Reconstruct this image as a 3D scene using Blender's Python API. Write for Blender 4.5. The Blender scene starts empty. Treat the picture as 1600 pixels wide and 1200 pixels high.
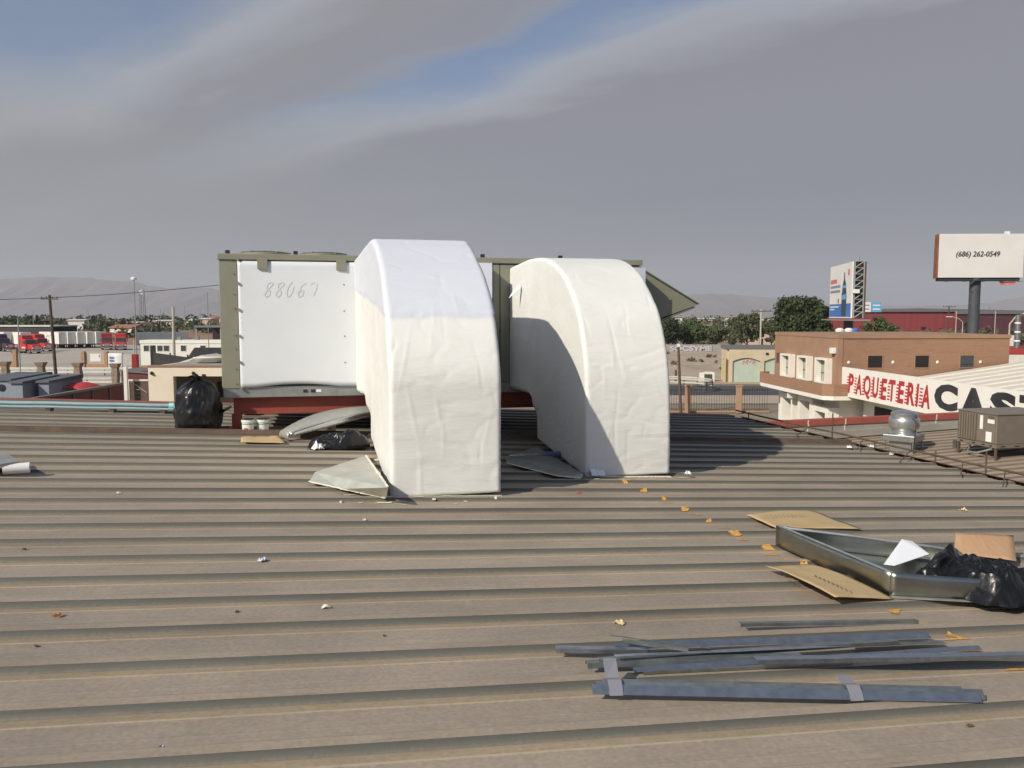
import bpy, bmesh, math, random
import numpy as np
from mathutils import Vector, Matrix, noise
random.seed(7)
sc = bpy.context.scene
COL = sc.collection
R = math.radians

# ---------------------------------------------------------------- camera
F = 1300.0
CAM = Vector((0, 0, 8.0))
PITCH = math.atan(106 / F)
cam_d = bpy.data.cameras.new('camera'); cam_o = bpy.data.objects.new('camera', cam_d); COL.objects.link(cam_o)
cam_d.sensor_fit = 'HORIZONTAL'; cam_d.sensor_width = 36.0; cam_d.lens = 36.0 * F / 1600
cam_d.clip_start = 0.05; cam_d.clip_end = 30000
cam_o.location = CAM; cam_o.rotation_euler = (math.pi / 2 - PITCH, 0, 0)
sc.camera = cam_o

# ---------------------------------------------------------------- light
SUN_EL, SUN_AZ = R(34), R(226)          # azimuth clockwise from +Y, where the sun stands
sun_dir = Vector((math.sin(SUN_AZ) * math.cos(SUN_EL), math.cos(SUN_AZ) * math.cos(SUN_EL), math.sin(SUN_EL)))
sl = bpy.data.lights.new('sun', 'SUN'); so = bpy.data.objects.new('sun', sl); COL.objects.link(so)
sl.energy = 4.8; sl.angle = R(0.6); sl.color = (1.0, 0.915, 0.775)
so.location = (-30, -30, 60); so.rotation_euler = (-sun_dir).to_track_quat('-Z', 'Y').to_euler()
sc.view_settings.view_transform = 'Standard'; sc.view_settings.look = 'None'
sc.view_settings.exposure = 0.0; sc.view_settings.gamma = 1.0
sc.cycles.use_denoising = True
sc.cycles.max_bounces = 6; sc.cycles.volume_bounces = 0
sc.cycles.use_adaptive_sampling = True; sc.cycles.adaptive_threshold = 0.015

def build_world():
    w = bpy.data.worlds.new('World'); sc.world = w; w.use_nodes = True
    nt = w.node_tree; N = nt.nodes; L = nt.links; N.clear()
    out = N.new('ShaderNodeOutputWorld'); bg = N.new('ShaderNodeBackground'); bg.inputs[1].default_value = 0.092
    sky = N.new('ShaderNodeTexSky'); sky.sky_type = 'NISHITA'; sky.sun_disc = False
    sky.sun_elevation = SUN_EL; sky.sun_rotation = SUN_AZ; sky.air_density = 1.0; sky.dust_density = 2.0; sky.ozone_density = 2.0
    def math_(op, a, b=None, c=None):
        n = N.new('ShaderNodeMath'); n.operation = op
        for i, v in enumerate((a, b, c)):
            if v is None: continue
            if isinstance(v, (int, float)): n.inputs[i].default_value = v
            else: L.new(v, n.inputs[i])
        return n.outputs[0]
    tc = N.new('ShaderNodeTexCoord'); sep = N.new('ShaderNodeSeparateXYZ'); L.new(tc.outputs['Generated'], sep.inputs[0])
    x, y, z = sep.outputs
    zc = math_('MAXIMUM', z, 0.02)
    px = math_('DIVIDE', x, math_('ADD', zc, 0.03)); py = math_('DIVIDE', y, math_('ADD', zc, 0.03))
    # cloud streak coordinates: p along the streaks, q across them
    p = math_('SUBTRACT', math_('MULTIPLY', px, 0.73), math_('MULTIPLY', py, 0.68))
    q = math_('ADD', math_('MULTIPLY', px, 0.68), math_('MULTIPLY', py, 0.73))
    cv = N.new('ShaderNodeCombineXYZ'); L.new(math_('MULTIPLY', p, 0.35), cv.inputs[0]); L.new(q, cv.inputs[1])
    n1 = N.new('ShaderNodeTexNoise'); n1.inputs['Scale'].default_value = 0.8; n1.inputs['Detail'].default_value = 6; n1.inputs['Roughness'].default_value = 0.55
    n1.inputs['Distortion'].default_value = 0.9; L.new(cv.outputs[0], n1.inputs['Vector'])
    n2 = N.new('ShaderNodeTexNoise'); n2.inputs['Scale'].default_value = 2.4; n2.inputs['Detail'].default_value = 4; n2.inputs['Roughness'].default_value = 0.6
    L.new(cv.outputs[0], n2.inputs['Vector'])
    qd = math_('ADD', q, math_('MULTIPLY', math_('SUBTRACT', n1.outputs[0], 0.5), 0.95))
    qd = math_('ADD', qd, math_('MULTIPLY', math_('SUBTRACT', n2.outputs[0], 0.5), 0.50))
    el = math_('ARCSINE', math_('MINIMUM', math_('MAXIMUM', z, -1.0), 1.0))
    # coverage: thick smoke low down, open blue higher up, broken by the streaks
    cov_r = N.new('ShaderNodeValToRGB'); L.new(math_('MULTIPLY', qd, 0.25), cov_r.inputs[0])
    e = cov_r.color_ramp.elements; e[0].position = 0.05; e[0].color = (0.2,) * 3 + (1,); e[1].position = 0.70; e[1].color = (1,) * 3 + (1,)
    for pos, v in ((0.26, .35), (0.345, .82), (0.42, .95), (0.475, .88), (0.51, .30), (0.545, .30), (0.60, .74), (0.64, .93)):
        k = e.new(pos); k.color = (v, v, v, 1)
    lowm = N.new('ShaderNodeMapRange'); lowm.interpolation_type = 'SMOOTHSTEP'; L.new(el, lowm.inputs[0])
    lowm.inputs[1].default_value = R(11); lowm.inputs[2].default_value = R(18); lowm.inputs[3].default_value = 1.0; lowm.inputs[4].default_value = 0.0
    cov = math_('MAXIMUM', cov_r.outputs[0], lowm.outputs[0])
    cov = math_('MINIMUM', math_('MAXIMUM', math_('ADD', cov, math_('MULTIPLY', math_('SUBTRACT', n2.outputs[0], 0.5), 0.3)), 0.0), 0.97)
    # brightness of the cloud: bright leading edges, darker bellies
    br = N.new('ShaderNodeValToRGB'); L.new(math_('MULTIPLY', qd, 0.25), br.inputs[0])
    b = br.color_ramp.elements; b[0].position = 0.15; b[0].color = (3.2, 3.5, 3.9, 1); b[1].position = 0.95; b[1].color = (2.8, 2.85, 3.25, 1)
    for pos, c in ((0.345, (4.4, 4.45, 4.6)), (0.41, (3.0, 2.93, 3.15)), (0.46, (2.9, 2.9, 3.2)), (0.53, (3.6, 3.9, 4.3)), (0.61, (4.3, 4.4, 4.7)), (0.70, (2.7, 2.7, 3.12))):
        k = b.new(pos); k.color = c + (1,)
    hz = N.new('ShaderNodeMapRange'); L.new(el, hz.inputs[0]); hz.inputs[1].default_value = R(8); hz.inputs[2].default_value = R(14)
    hz.inputs[3].default_value = 0.92; hz.inputs[4].default_value = 0.0
    m1 = N.new('ShaderNodeMix'); m1.data_type = 'RGBA'; L.new(hz.outputs[0], m1.inputs[0]); L.new(br.outputs[0], m1.inputs[6])
    sx = N.new('ShaderNodeMapRange'); sx.interpolation_type = 'SMOOTHSTEP'; L.new(math_('ADD', x, math_('MULTIPLY', math_('SUBTRACT', n1.outputs[0], 0.5), 0.5)), sx.inputs[0]); sx.inputs[1].default_value = -0.5; sx.inputs[2].default_value = 0.4
    low = N.new('ShaderNodeMix'); low.data_type = 'RGBA'; L.new(sx.outputs[0], low.inputs[0]); low.inputs[6].default_value = (3.0, 3.1, 3.3, 1); low.inputs[7].default_value = (2.4, 2.46, 2.9, 1); L.new(low.outputs[2], m1.inputs[7])
    tint = N.new('ShaderNodeMix'); tint.data_type = 'RGBA'; tint.blend_type = 'MULTIPLY'; tint.inputs[0].default_value = 1
    L.new(sky.outputs[0], tint.inputs[6]); tint.inputs[7].default_value = (0.82, 0.95, 1.15, 1)
    m2 = N.new('ShaderNodeMix'); m2.data_type = 'RGBA'; L.new(cov, m2.inputs[0]); L.new(tint.outputs[2], m2.inputs[6]); L.new(m1.outputs[2], m2.inputs[7])
    L.new(m2.outputs[2], bg.inputs[0]); L.new(bg.outputs[0], out.inputs[0])
build_world()

# ---------------------------------------------------------------- layout helpers
cp, sp = math.cos(PITCH), math.sin(PITCH)
def ray(x, y):
    cx, cy = (x - 800) / F, (600 - y) / F
    d = Vector((cx, cp + cy * sp, -sp + cy * cp)); return d / d.y
def at(x, y, Y): return CAM + ray(x, y) * Y
def gnd(x, y, z=0.0):
    d = ray(x, y); return CAM + d * ((z - CAM.z) / d.z)
YAW = R(12.6); ca, sa = math.cos(YAW), math.sin(YAW)
SU, SV = 0.0469, 0.0030                 # fall of the roof along the ribs (u) and across them (v)
def RZ(u, v): return 6.4 - SU * u - SV * v
def W(u, v, z): return Vector((u * ca - v * sa, u * sa + v * ca, z))
def UV(p): return p.x * ca + p.y * sa, -p.x * sa + p.y * ca
def roofp(x, y, h=0.0):
    d = ray(x, y); du, dv = d.x * ca + d.y * sa, -d.x * sa + d.y * ca
    t = (8 - 6.4 - h) / (-d.z - SU * du - SV * dv) if True else 0
    return CAM + d * t
def ruv(x, y, h=0.0): return UV(roofp(x, y, h))

# ---------------------------------------------------------------- objects
def link(o, parent=None):
    COL.objects.link(o)
    if parent is not None: o.parent = parent
    return o
def tag(o, label=None, cat=None, group=None, kind=None):
    if label: o['label'] = label
    if cat: o['category'] = cat
    if group: o['group'] = group
    if kind: o['kind'] = kind
    return o
def thing(name, label, cat, loc=(0, 0, 0), rz=0.0, group=None):
    o = bpy.data.objects.new(name, None); o.empty_display_size = 0.2; link(o)
    o.location = loc; o.rotation_euler = (0, 0, rz); return tag(o, label, cat, group)
def copy_tree(o, parent=None):
    c = o.copy(); COL.objects.link(c); c.parent = parent
    for ch in [k for k in o.children]: copy_tree(ch, c)
    return c

class MB:
    def __init__(s): s.v = []; s.f = []; s.m = []
    def add(s, vs, fs, m=0):
        n = len(s.v); s.v += [tuple(v) for v in vs]; s.f += [tuple(i + n for i in f) for f in fs]; s.m += [m] * len(fs); return s
    def box(s, x0, x1, y0, y1, z0, z1, m=0):
        vs = [(x, y, z) for z in (z0, z1) for y in (y0, y1) for x in (x0, x1)]
        return s.add(vs, [(0, 2, 3, 1), (4, 5, 7, 6), (0, 1, 5, 4), (2, 6, 7, 3), (0, 4, 6, 2), (1, 3, 7, 5)], m)
    def hexa(s, b, t, m=0):              # four bottom points, four top points
        return s.add(list(b) + list(t), [(3, 2, 1, 0), (4, 5, 6, 7), (0, 1, 5, 4), (1, 2, 6, 5), (2, 3, 7, 6), (3, 0, 4, 7)], m)
    def prism(s, pts, axis, a, b, m=0):  # polygon extruded along an axis
        def P(p, k):
            return {'x': (k, p[0], p[1]), 'y': (p[0], k, p[1]), 'z': (p[0], p[1], k)}[axis]
        n = len(pts); vs = [P(p, a) for p in pts] + [P(p, b) for p in pts]
        return s.add(vs, [tuple(range(n - 1, -1, -1)), tuple(range(n, 2 * n))] + [(i, (i + 1) % n, n + (i + 1) % n, n + i) for i in range(n)], m)
    def tube(s, pts, r, n=8, m=0, cap=True):
        pts = [Vector(p) for p in pts]; rs = r if isinstance(r, (list, tuple)) else [r] * len(pts); b = len(s.v); N = len(pts)
        for i, p in enumerate(pts):
            d = (pts[min(i + 1, N - 1)] - pts[max(i - 1, 0)]).normalized()
            up = Vector((0, 0, 1)) if abs(d.z) < 0.9 else Vector((1, 0, 0))
            e1 = d.cross(up).normalized(); e2 = d.cross(e1)
            for k in range(n):
                a = 2 * math.pi * k / n; s.v.append(tuple(p + (e1 * math.cos(a) + e2 * math.sin(a)) * rs[i]))
        for i in range(N - 1):
            for k in range(n):
                s.f.append((b + i * n + k, b + i * n + (k + 1) % n, b + (i + 1) * n + (k + 1) % n, b + (i + 1) * n + k)); s.m.append(m)
        if cap:
            s.f.append(tuple(b + k for k in range(n - 1, -1, -1))); s.m.append(m)
            s.f.append(tuple(b + (N - 1) * n + k for k in range(n))); s.m.append(m)
        return s
    def lathe(s, prof, n=24, c=(0, 0), m=0, cap=True):
        b = len(s.v)
        for r, z in prof:
            for k in range(n):
                a = 2 * math.pi * k / n; s.v.append((c[0] + r * math.cos(a), c[1] + r * math.sin(a), z))
        for i in range(len(prof) - 1):
            for k in range(n):
                s.f.append((b + i * n + k, b + i * n + (k + 1) % n, b + (i + 1) * n + (k + 1) % n, b + (i + 1) * n + k)); s.m.append(m)
        if cap:
            s.f.append(tuple(b + k for k in range(n - 1, -1, -1))); s.m.append(m)
            j = b + (len(prof) - 1) * n; s.f.append(tuple(j + k for k in range(n))); s.m.append(m)
        return s
    def mesh(s, name, mats, smooth=False):
        me = bpy.data.meshes.new(name); me.from_pydata(s.v, [], s.f); me.update()
        for m in (mats if isinstance(mats, (list, tuple)) else [mats]): me.materials.append(m)
        if any(s.m): me.polygons.foreach_set('material_index', s.m)
        if smooth: me.polygons.foreach_set('use_smooth', [True] * len(me.polygons))
        return me
    def build(s, name, mats, parent=None, smooth=False, bevel=0.0, loc=None, rz=0.0, auto=False):
        o = link(bpy.data.objects.new(name, s.mesh(name, mats, smooth)), parent)
        if auto: o.data.set_sharp_from_angle(angle=R(35))
        if bevel:
            b = o.modifiers.new('bevel', 'BEVEL'); b.width = bevel; b.segments = 2; b.limit_method = 'ANGLE'
        if loc is not None: o.location = loc
        if rz: o.rotation_euler = (0, 0, rz)
        return o
def box(name, mat, parent, *a, **k): return MB().box(*a).build(name, mat, parent, **k)
def grid_obj(name, fn, nu, nv, mat, parent=None, smooth=True, thick=0.0, loc=None, rz=0.0):
    vs = [fn(i / nu, j / nv) for j in range(nv + 1) for i in range(nu + 1)]
    fs = [(j * (nu + 1) + i, j * (nu + 1) + i + 1, (j + 1) * (nu + 1) + i + 1, (j + 1) * (nu + 1) + i) for j in range(nv) for i in range(nu)]
    o = MB().add(vs, fs).build(name, mat, parent, smooth=smooth, loc=loc, rz=rz)
    if thick:
        m = o.modifiers.new('thick', 'SOLIDIFY'); m.thickness = thick; m.offset = 0
    return o
def text_obj(name, body, mat, parent, width, height, M4, bold=0.0, shear=0.0, depth=0.004, fat=0.0):
    cu = bpy.data.curves.new('t', 'FONT'); cu.body = body; cu.size = 1; cu.offset = bold; cu.shear = shear; cu.extrude = depth; cu.resolution_u = 3
    t = bpy.data.objects.new('t', cu); COL.objects.link(t)
    dg = bpy.context.evaluated_depsgraph_get(); me = bpy.data.meshes.new_from_object(t.evaluated_get(dg)); bpy.data.objects.remove(t)
    n = len(me.vertices); a = np.empty(n * 3); me.vertices.foreach_get('co', a); a = a.reshape(-1, 3)
    lo, hi = a.min(0), a.max(0)
    a[:, 0] = (a[:, 0] - lo[0]) / (hi[0] - lo[0]) * width; a[:, 1] = (a[:, 1] - lo[1]) / (hi[1] - lo[1]) * height
    me.vertices.foreach_set('co', a.ravel())
    if fat:                                # heavier strokes: the outline repeated a little to each side
        bm = bmesh.new()
        for dx, dy in ((0, 0), (fat, 0), (-fat, 0), (0, fat), (0, -fat)):
            c = me.copy(); c.transform(Matrix.Translation((dx, dy, .0008 * (dx * 3 + dy * 5) / fat))); bm.from_mesh(c); bpy.data.meshes.remove(c)
        bm.to_mesh(me); bm.free()
    me.materials.clear(); me.materials.append(mat); me.transform(M4); me.update()
    return link(bpy.data.objects.new(name, me), parent)

# ---------------------------------------------------------------- materials
def M(name, col, col2=None, scale=3.0, rough=0.7, metal=0.0, bump=0.0, bscale=None, stretch=(1, 1, 1), contrast=(0.35, 0.65), spec=0.5, coord='Object', dirt=None, dscale=1.0, emit=0.0, detail=5):
    m = bpy.data.materials.new(name); m.use_nodes = True; nt = m.node_tree; N = nt.nodes; L = nt.links
    b = N['Principled BSDF']; b.inputs['Roughness'].default_value = rough; b.inputs['Metallic'].default_value = metal
    b.inputs['Specular IOR Level'].default_value = spec; b.inputs['Base Color'].default_value = tuple(col) + (1,)
    tc = N.new('ShaderNodeTexCoord'); mp = N.new('ShaderNodeMapping'); mp.inputs['Scale'].default_value = stretch
    L.new(tc.outputs[coord], mp.inputs[0]); src = mp.outputs[0]
    oi = N.new('ShaderNodeObjectInfo'); ad = N.new('ShaderNodeVectorMath'); ad.operation = 'ADD'; sc_ = N.new('ShaderNodeMath'); sc_.operation = 'MULTIPLY'; sc_.inputs[1].default_value = 37
    L.new(oi.outputs['Random'], sc_.inputs[0]); L.new(src, ad.inputs[0]); L.new(sc_.outputs[0], ad.inputs[1]); src = ad.outputs[0]
    last = None
    if col2 is not None:
        n = N.new('ShaderNodeTexNoise'); n.inputs['Scale'].default_value = scale; n.inputs['Detail'].default_value = detail; n.inputs['Roughness'].default_value = 0.6; L.new(src, n.inputs['Vector'])
        mr = N.new('ShaderNodeMapRange'); mr.inputs[1].default_value, mr.inputs[2].default_value = contrast; L.new(n.outputs[0], mr.inputs[0])
        mx = N.new('ShaderNodeMix'); mx.data_type = 'RGBA'; L.new(mr.outputs[0], mx.inputs[0]); mx.inputs[6].default_value = tuple(col) + (1,); mx.inputs[7].default_value = tuple(col2) + (1,)
        last = mx.outputs[2]
    if dirt is not None:
        n = N.new('ShaderNodeTexNoise'); n.inputs['Scale'].default_value = dscale; n.inputs['Detail'].default_value = 8; n.inputs['Roughness'].default_value = 0.7; L.new(src, n.inputs['Vector'])
        mr = N.new('ShaderNodeMapRange'); mr.inputs[1].default_value, mr.inputs[2].default_value = 0.52, 0.75; mr.inputs[4].default_value = 0.8; L.new(n.outputs[0], mr.inputs[0])
        mx = N.new('ShaderNodeMix'); mx.data_type = 'RGBA'; L.new(mr.outputs[0], mx.inputs[0]); mx.inputs[7].default_value = tuple(dirt) + (1,)
        if last is not None: L.new(last, mx.inputs[6])
        else: mx.inputs[6].default_value = tuple(col) + (1,)
        last = mx.outputs[2]
    if last is not None: L.new(last, b.inputs['Base Color'])
    if bump:
        n = N.new('ShaderNodeTexNoise'); n.inputs['Scale'].default_value = bscale or scale * 4; n.inputs['Detail'].default_value = 6; L.new(src, n.inputs['Vector'])
        bp = N.new('ShaderNodeBump'); bp.inputs['Strength'].default_value = bump; bp.inputs['Distance'].default_value = 0.02; L.new(n.outputs[0], bp.inputs['Height']); L.new(bp.outputs[0], b.inputs['Normal'])
    if emit:
        b.inputs['Emission Color'].default_value = tuple(col) + (1,); b.inputs['Emission Strength'].default_value = emit
    return m

P_RIB = 0.445
def roof_material(name='dusty_roof', flip=False, dark=1.0):
    m = bpy.data.materials.new(name); m.use_nodes = True; nt = m.node_tree; N = nt.nodes; L = nt.links; b = N['Principled BSDF']
    tc = N.new('ShaderNodeTexCoord'); sep = N.new('ShaderNodeSeparateXYZ'); L.new(tc.outputs['Object'], sep.inputs[0])
    oi = N.new('ShaderNodeObjectInfo')
    mp = N.new('ShaderNodeMapping'); mp.inputs['Scale'].default_value = (0.55, 9, 9); L.new(tc.outputs['Object'], mp.inputs[0])
    off = N.new('ShaderNodeVectorMath'); off.operation = 'ADD'; mu = N.new('ShaderNodeMath'); mu.operation = 'MULTIPLY'; mu.inputs[1].default_value = 91
    L.new(oi.outputs['Random'], mu.inputs[0]); L.new(mp.outputs[0], off.inputs[0]); L.new(mu.outputs[0], off.inputs[1])
    st = N.new('ShaderNodeTexNoise'); st.inputs['Scale'].default_value = 1.6; st.inputs['Detail'].default_value = 8; st.inputs['Roughness'].default_value = 0.65; L.new(off.outputs[0], st.inputs['Vector'])
    off2 = N.new('ShaderNodeVectorMath'); off2.operation = 'ADD'; L.new(tc.outputs['Object'], off2.inputs[0]); L.new(mu.outputs[0], off2.inputs[1])
    sm = N.new('ShaderNodeTexNoise'); sm.inputs['Scale'].default_value = 1.1; sm.inputs['Detail'].default_value = 7; sm.inputs['Roughness'].default_value = 0.62; L.new(off2.outputs[0], sm.inputs['Vector'])
    fine = N.new('ShaderNodeTexNoise'); fine.inputs['Scale'].default_value = 44; fine.inputs['Detail'].default_value = 6; L.new(off2.outputs[0], fine.inputs['Vector'])
    # place across the rib, wandering a little
    w1 = N.new('ShaderNodeMath'); w1.operation = 'MULTIPLY_ADD'; L.new(sm.outputs[0], w1.inputs[0]); w1.inputs[1].default_value = 0.012; L.new(sep.outputs[1], w1.inputs[2])
    w2 = N.new('ShaderNodeMath'); w2.operation = 'MULTIPLY_ADD'; L.new(fine.outputs[0], w2.inputs[0]); w2.inputs[1].default_value = 0.024; L.new(w1.outputs[0], w2.inputs[2])
    dv = N.new('ShaderNodeMath'); dv.operation = 'MULTIPLY_ADD'; L.new(w2.outputs[0], dv.inputs[0]); dv.inputs[1].default_value = 1 / P_RIB; dv.inputs[2].default_value = -0.036
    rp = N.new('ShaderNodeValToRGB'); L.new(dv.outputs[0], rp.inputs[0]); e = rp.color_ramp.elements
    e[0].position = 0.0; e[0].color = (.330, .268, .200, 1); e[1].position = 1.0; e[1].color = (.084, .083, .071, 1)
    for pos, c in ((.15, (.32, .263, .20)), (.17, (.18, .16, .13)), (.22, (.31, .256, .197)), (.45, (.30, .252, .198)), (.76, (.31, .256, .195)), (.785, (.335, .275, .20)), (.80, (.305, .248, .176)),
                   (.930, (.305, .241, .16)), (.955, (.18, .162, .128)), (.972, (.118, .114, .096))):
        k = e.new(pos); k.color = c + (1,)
    # streaks and stains
    mr = N.new('ShaderNodeMapRange'); mr.inputs[1].default_value = 0.33; mr.inputs[2].default_value = 0.68; mr.inputs[3].default_value = 0.95; mr.inputs[4].default_value = 1.04; L.new(st.outputs[0], mr.inputs[0])
    mr2 = N.new('ShaderNodeMapRange'); mr2.inputs[1].default_value = 0.3; mr2.inputs[2].default_value = 0.7; mr2.inputs[3].default_value = 0.84; mr2.inputs[4].default_value = 1.14; L.new(sm.outputs[0], mr2.inputs[0])
    mr3 = N.new('ShaderNodeMapRange'); mr3.inputs[1].default_value = 0.25; mr3.inputs[2].default_value = 0.75; mr3.inputs[3].default_value = 0.86; mr3.inputs[4].default_value = 1.14; L.new(fine.outputs[0], mr3.inputs[0])
    t = N.new('ShaderNodeMath'); t.operation = 'MULTIPLY'; L.new(mr.outputs[0], t.inputs[0]); L.new(mr2.outputs[0], t.inputs[1])
    t2 = N.new('ShaderNodeMath'); t2.operation = 'MULTIPLY'; L.new(t.outputs[0], t2.inputs[0]); L.new(mr3.outputs[0], t2.inputs[1])
    mpk = N.new('ShaderNodeMapping'); mpk.inputs['Scale'].default_value = (0.9, 38, 38); L.new(off2.outputs[0], mpk.inputs[0])
    sk = N.new('ShaderNodeTexNoise'); sk.inputs['Scale'].default_value = 1.3; sk.inputs['Detail'].default_value = 6; sk.inputs['Roughness'].default_value = 0.7; L.new(mpk.outputs[0], sk.inputs['Vector'])
    mrk = N.new('ShaderNodeMapRange'); mrk.inputs[1].default_value = 0.585; mrk.inputs[2].default_value = 0.70; mrk.inputs[3].default_value = 1.0; mrk.inputs[4].default_value = 0.82; L.new(sk.outputs[0], mrk.inputs[0])
    tk = N.new('ShaderNodeMath'); tk.operation = 'MULTIPLY'; L.new(t2.outputs[0], tk.inputs[0]); L.new(mrk.outputs[0], tk.inputs[1]); t2 = tk
    rv = N.new('ShaderNodeMapRange'); rv.inputs[3].default_value = 0.93 * dark; rv.inputs[4].default_value = 1.07 * dark; L.new(oi.outputs['Random'], rv.inputs[0])
    t3 = N.new('ShaderNodeMath'); t3.operation = 'MULTIPLY'; L.new(t2.outputs[0], t3.inputs[0]); L.new(rv.outputs[0], t3.inputs[1])
    sc_ = N.new('ShaderNodeVectorMath'); sc_.operation = 'SCALE'; L.new(rp.outputs[0], sc_.inputs[0]); L.new(t3.outputs[0], sc_.inputs['Scale'])
    L.new(sc_.outputs[0], b.inputs['Base Color']); b.inputs['Roughness'].default_value = 0.62; b.inputs['Specular IOR Level'].default_value = 0.35
    bp = N.new('ShaderNodeBump'); bp.inputs['Strength'].default_value = 0.25; bp.inputs['Distance'].default_value = 0.004; L.new(fine.outputs[0], bp.inputs['Height']); L.new(bp.outputs[0], b.inputs['Normal'])
    return m

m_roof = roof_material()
m_galv = M('galvanised', (.30, .32, .31), (.40, .42, .40), 30, rough=.38, metal=.85, bump=.05, bscale=8, dirt=(.26, .24, .2), dscale=3)
m_saddle = M('weathered_flashing', (.44, .45, .40), (.56, .56, .49), 4, rough=.42, metal=.30, dirt=(.5, .46, .34), dscale=2.2)
m_galv_new = M('bright_galvanised', (.42, .45, .46), (.56, .58, .57), 22, rough=.27, metal=1.0, bump=.04, bscale=3)
m_galv_dull = M('dull_galvanised', (.36, .37, .34), (.44, .45, .41), 14, rough=.5, metal=.55, dirt=(.28, .25, .19), dscale=2.5)
m_tray = M('tray_galvanised', (.31, .325, .29), (.40, .41, .37), 5, rough=.30, metal=1.0, bump=.03, bscale=3)
m_strip = M('strip_steel', (.27, .30, .335), (.37, .40, .43), 18, rough=.33, metal=.85, bump=.03, bscale=6)
m_strip2 = M('strip_steel_dull', (.22, .24, .23), (.32, .34, .32), 12, rough=.42, metal=.8, dirt=(.2, .18, .14), dscale=5)
m_olive = M('olive_paint', (.215, .215, .158), (.24, .24, .178), 2.5, rough=.45, dirt=(.27, .25, .19), dscale=2.0)
m_olive_dk = M('dark_olive_paint', (.13, .14, .105), (.15, .16, .12), 2.0, rough=.45, dirt=(.17, .16, .12), dscale=1.2)
m_white_panel = M('white_panel', (.69, .72, .74), (.65, .68, .705), 1.1, rough=.32, dirt=(.66, .67, .66), dscale=.9)
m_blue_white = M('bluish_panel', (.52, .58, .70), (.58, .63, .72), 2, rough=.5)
m_rail = M('base_rail', (.30, .32, .31), (.36, .38, .36), 6, rough=.45, metal=.6, dirt=(.2, .19, .15), dscale=2)
m_red = M('red_primer', (.22, .042, .028), (.30, .065, .040), 4, rough=.6, dirt=(.14, .05, .035), dscale=2)
m_black = M('black_metal', (.02, .02, .022), rough=.5)
m_bag = M('black_plastic', (.006, .006, .0065), (.010, .010, .011), 4, rough=.30, bump=.5, bscale=9, spec=.4)
m_white = M('white_plastic', (.78, .78, .76), (.72, .72, .69), 6, rough=.45)
m_green = M('green_print', (.12, .42, .10), rough=.5)
m_redprint = M('red_print', (.55, .06, .06), rough=.5)
m_grey = M('grey_print', (.35, .37, .36), rough=.6)
m_card = M('cardboard', (.44, .315, .155), (.50, .365, .19), 4, rough=.85, dirt=(.36, .26, .14), dscale=3)
m_card2 = M('brown_cardboard', (.37, .225, .125), (.42, .26, .15), 5, rough=.85, stretch=(8, 1, 1))
m_ink = M('ink', (.20, .145, .08), rough=.9)
m_orange = M('orange_sealant', (.50, .25, .05), (.58, .34, .09), 30, rough=.8, bump=.3, bscale=60)
m_rust = M('rust', (.10, .055, .035), (.20, .095, .05), 7, rough=.85, dirt=(.33, .13, .045), dscale=2.5)
m_rust_dk = M('dark_rust', (.075, .05, .036), (.13, .085, .055), 5, rough=.85)
m_pvc = M('aqua_pvc', (.30, .42, .43), (.36, .48, .49), 3, rough=.35)
m_mint = M('aqua_cap', (.20, .55, .52), rough=.5)
m_concrete = M('parapet_concrete', (.27, .25, .21), (.33, .31, .26), 1.5, rough=.9, dirt=(.2, .185, .155), dscale=.8, bump=.2)
m_redcap = M('red_cap', (.36, .085, .06), (.30, .07, .05), 2, rough=.7, dirt=(.24, .08, .06), dscale=1.5)
m_foil = M('white_foil', (.78, .80, .82), rough=.3)
m_tape = M('grey_tape', (.20, .20, .23), rough=.5)
m_drip = M('cream_coating', (.72, .68, .56), (.62, .58, .46), 12, rough=.7, bump=.3, bscale=40)
m_pencil = M('pencil', (.64, .665, .69), rough=.8)
m_wall = M('plain_wall', (.35, .33, .29), (.4, .38, .33), 1, rough=.9)

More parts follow.
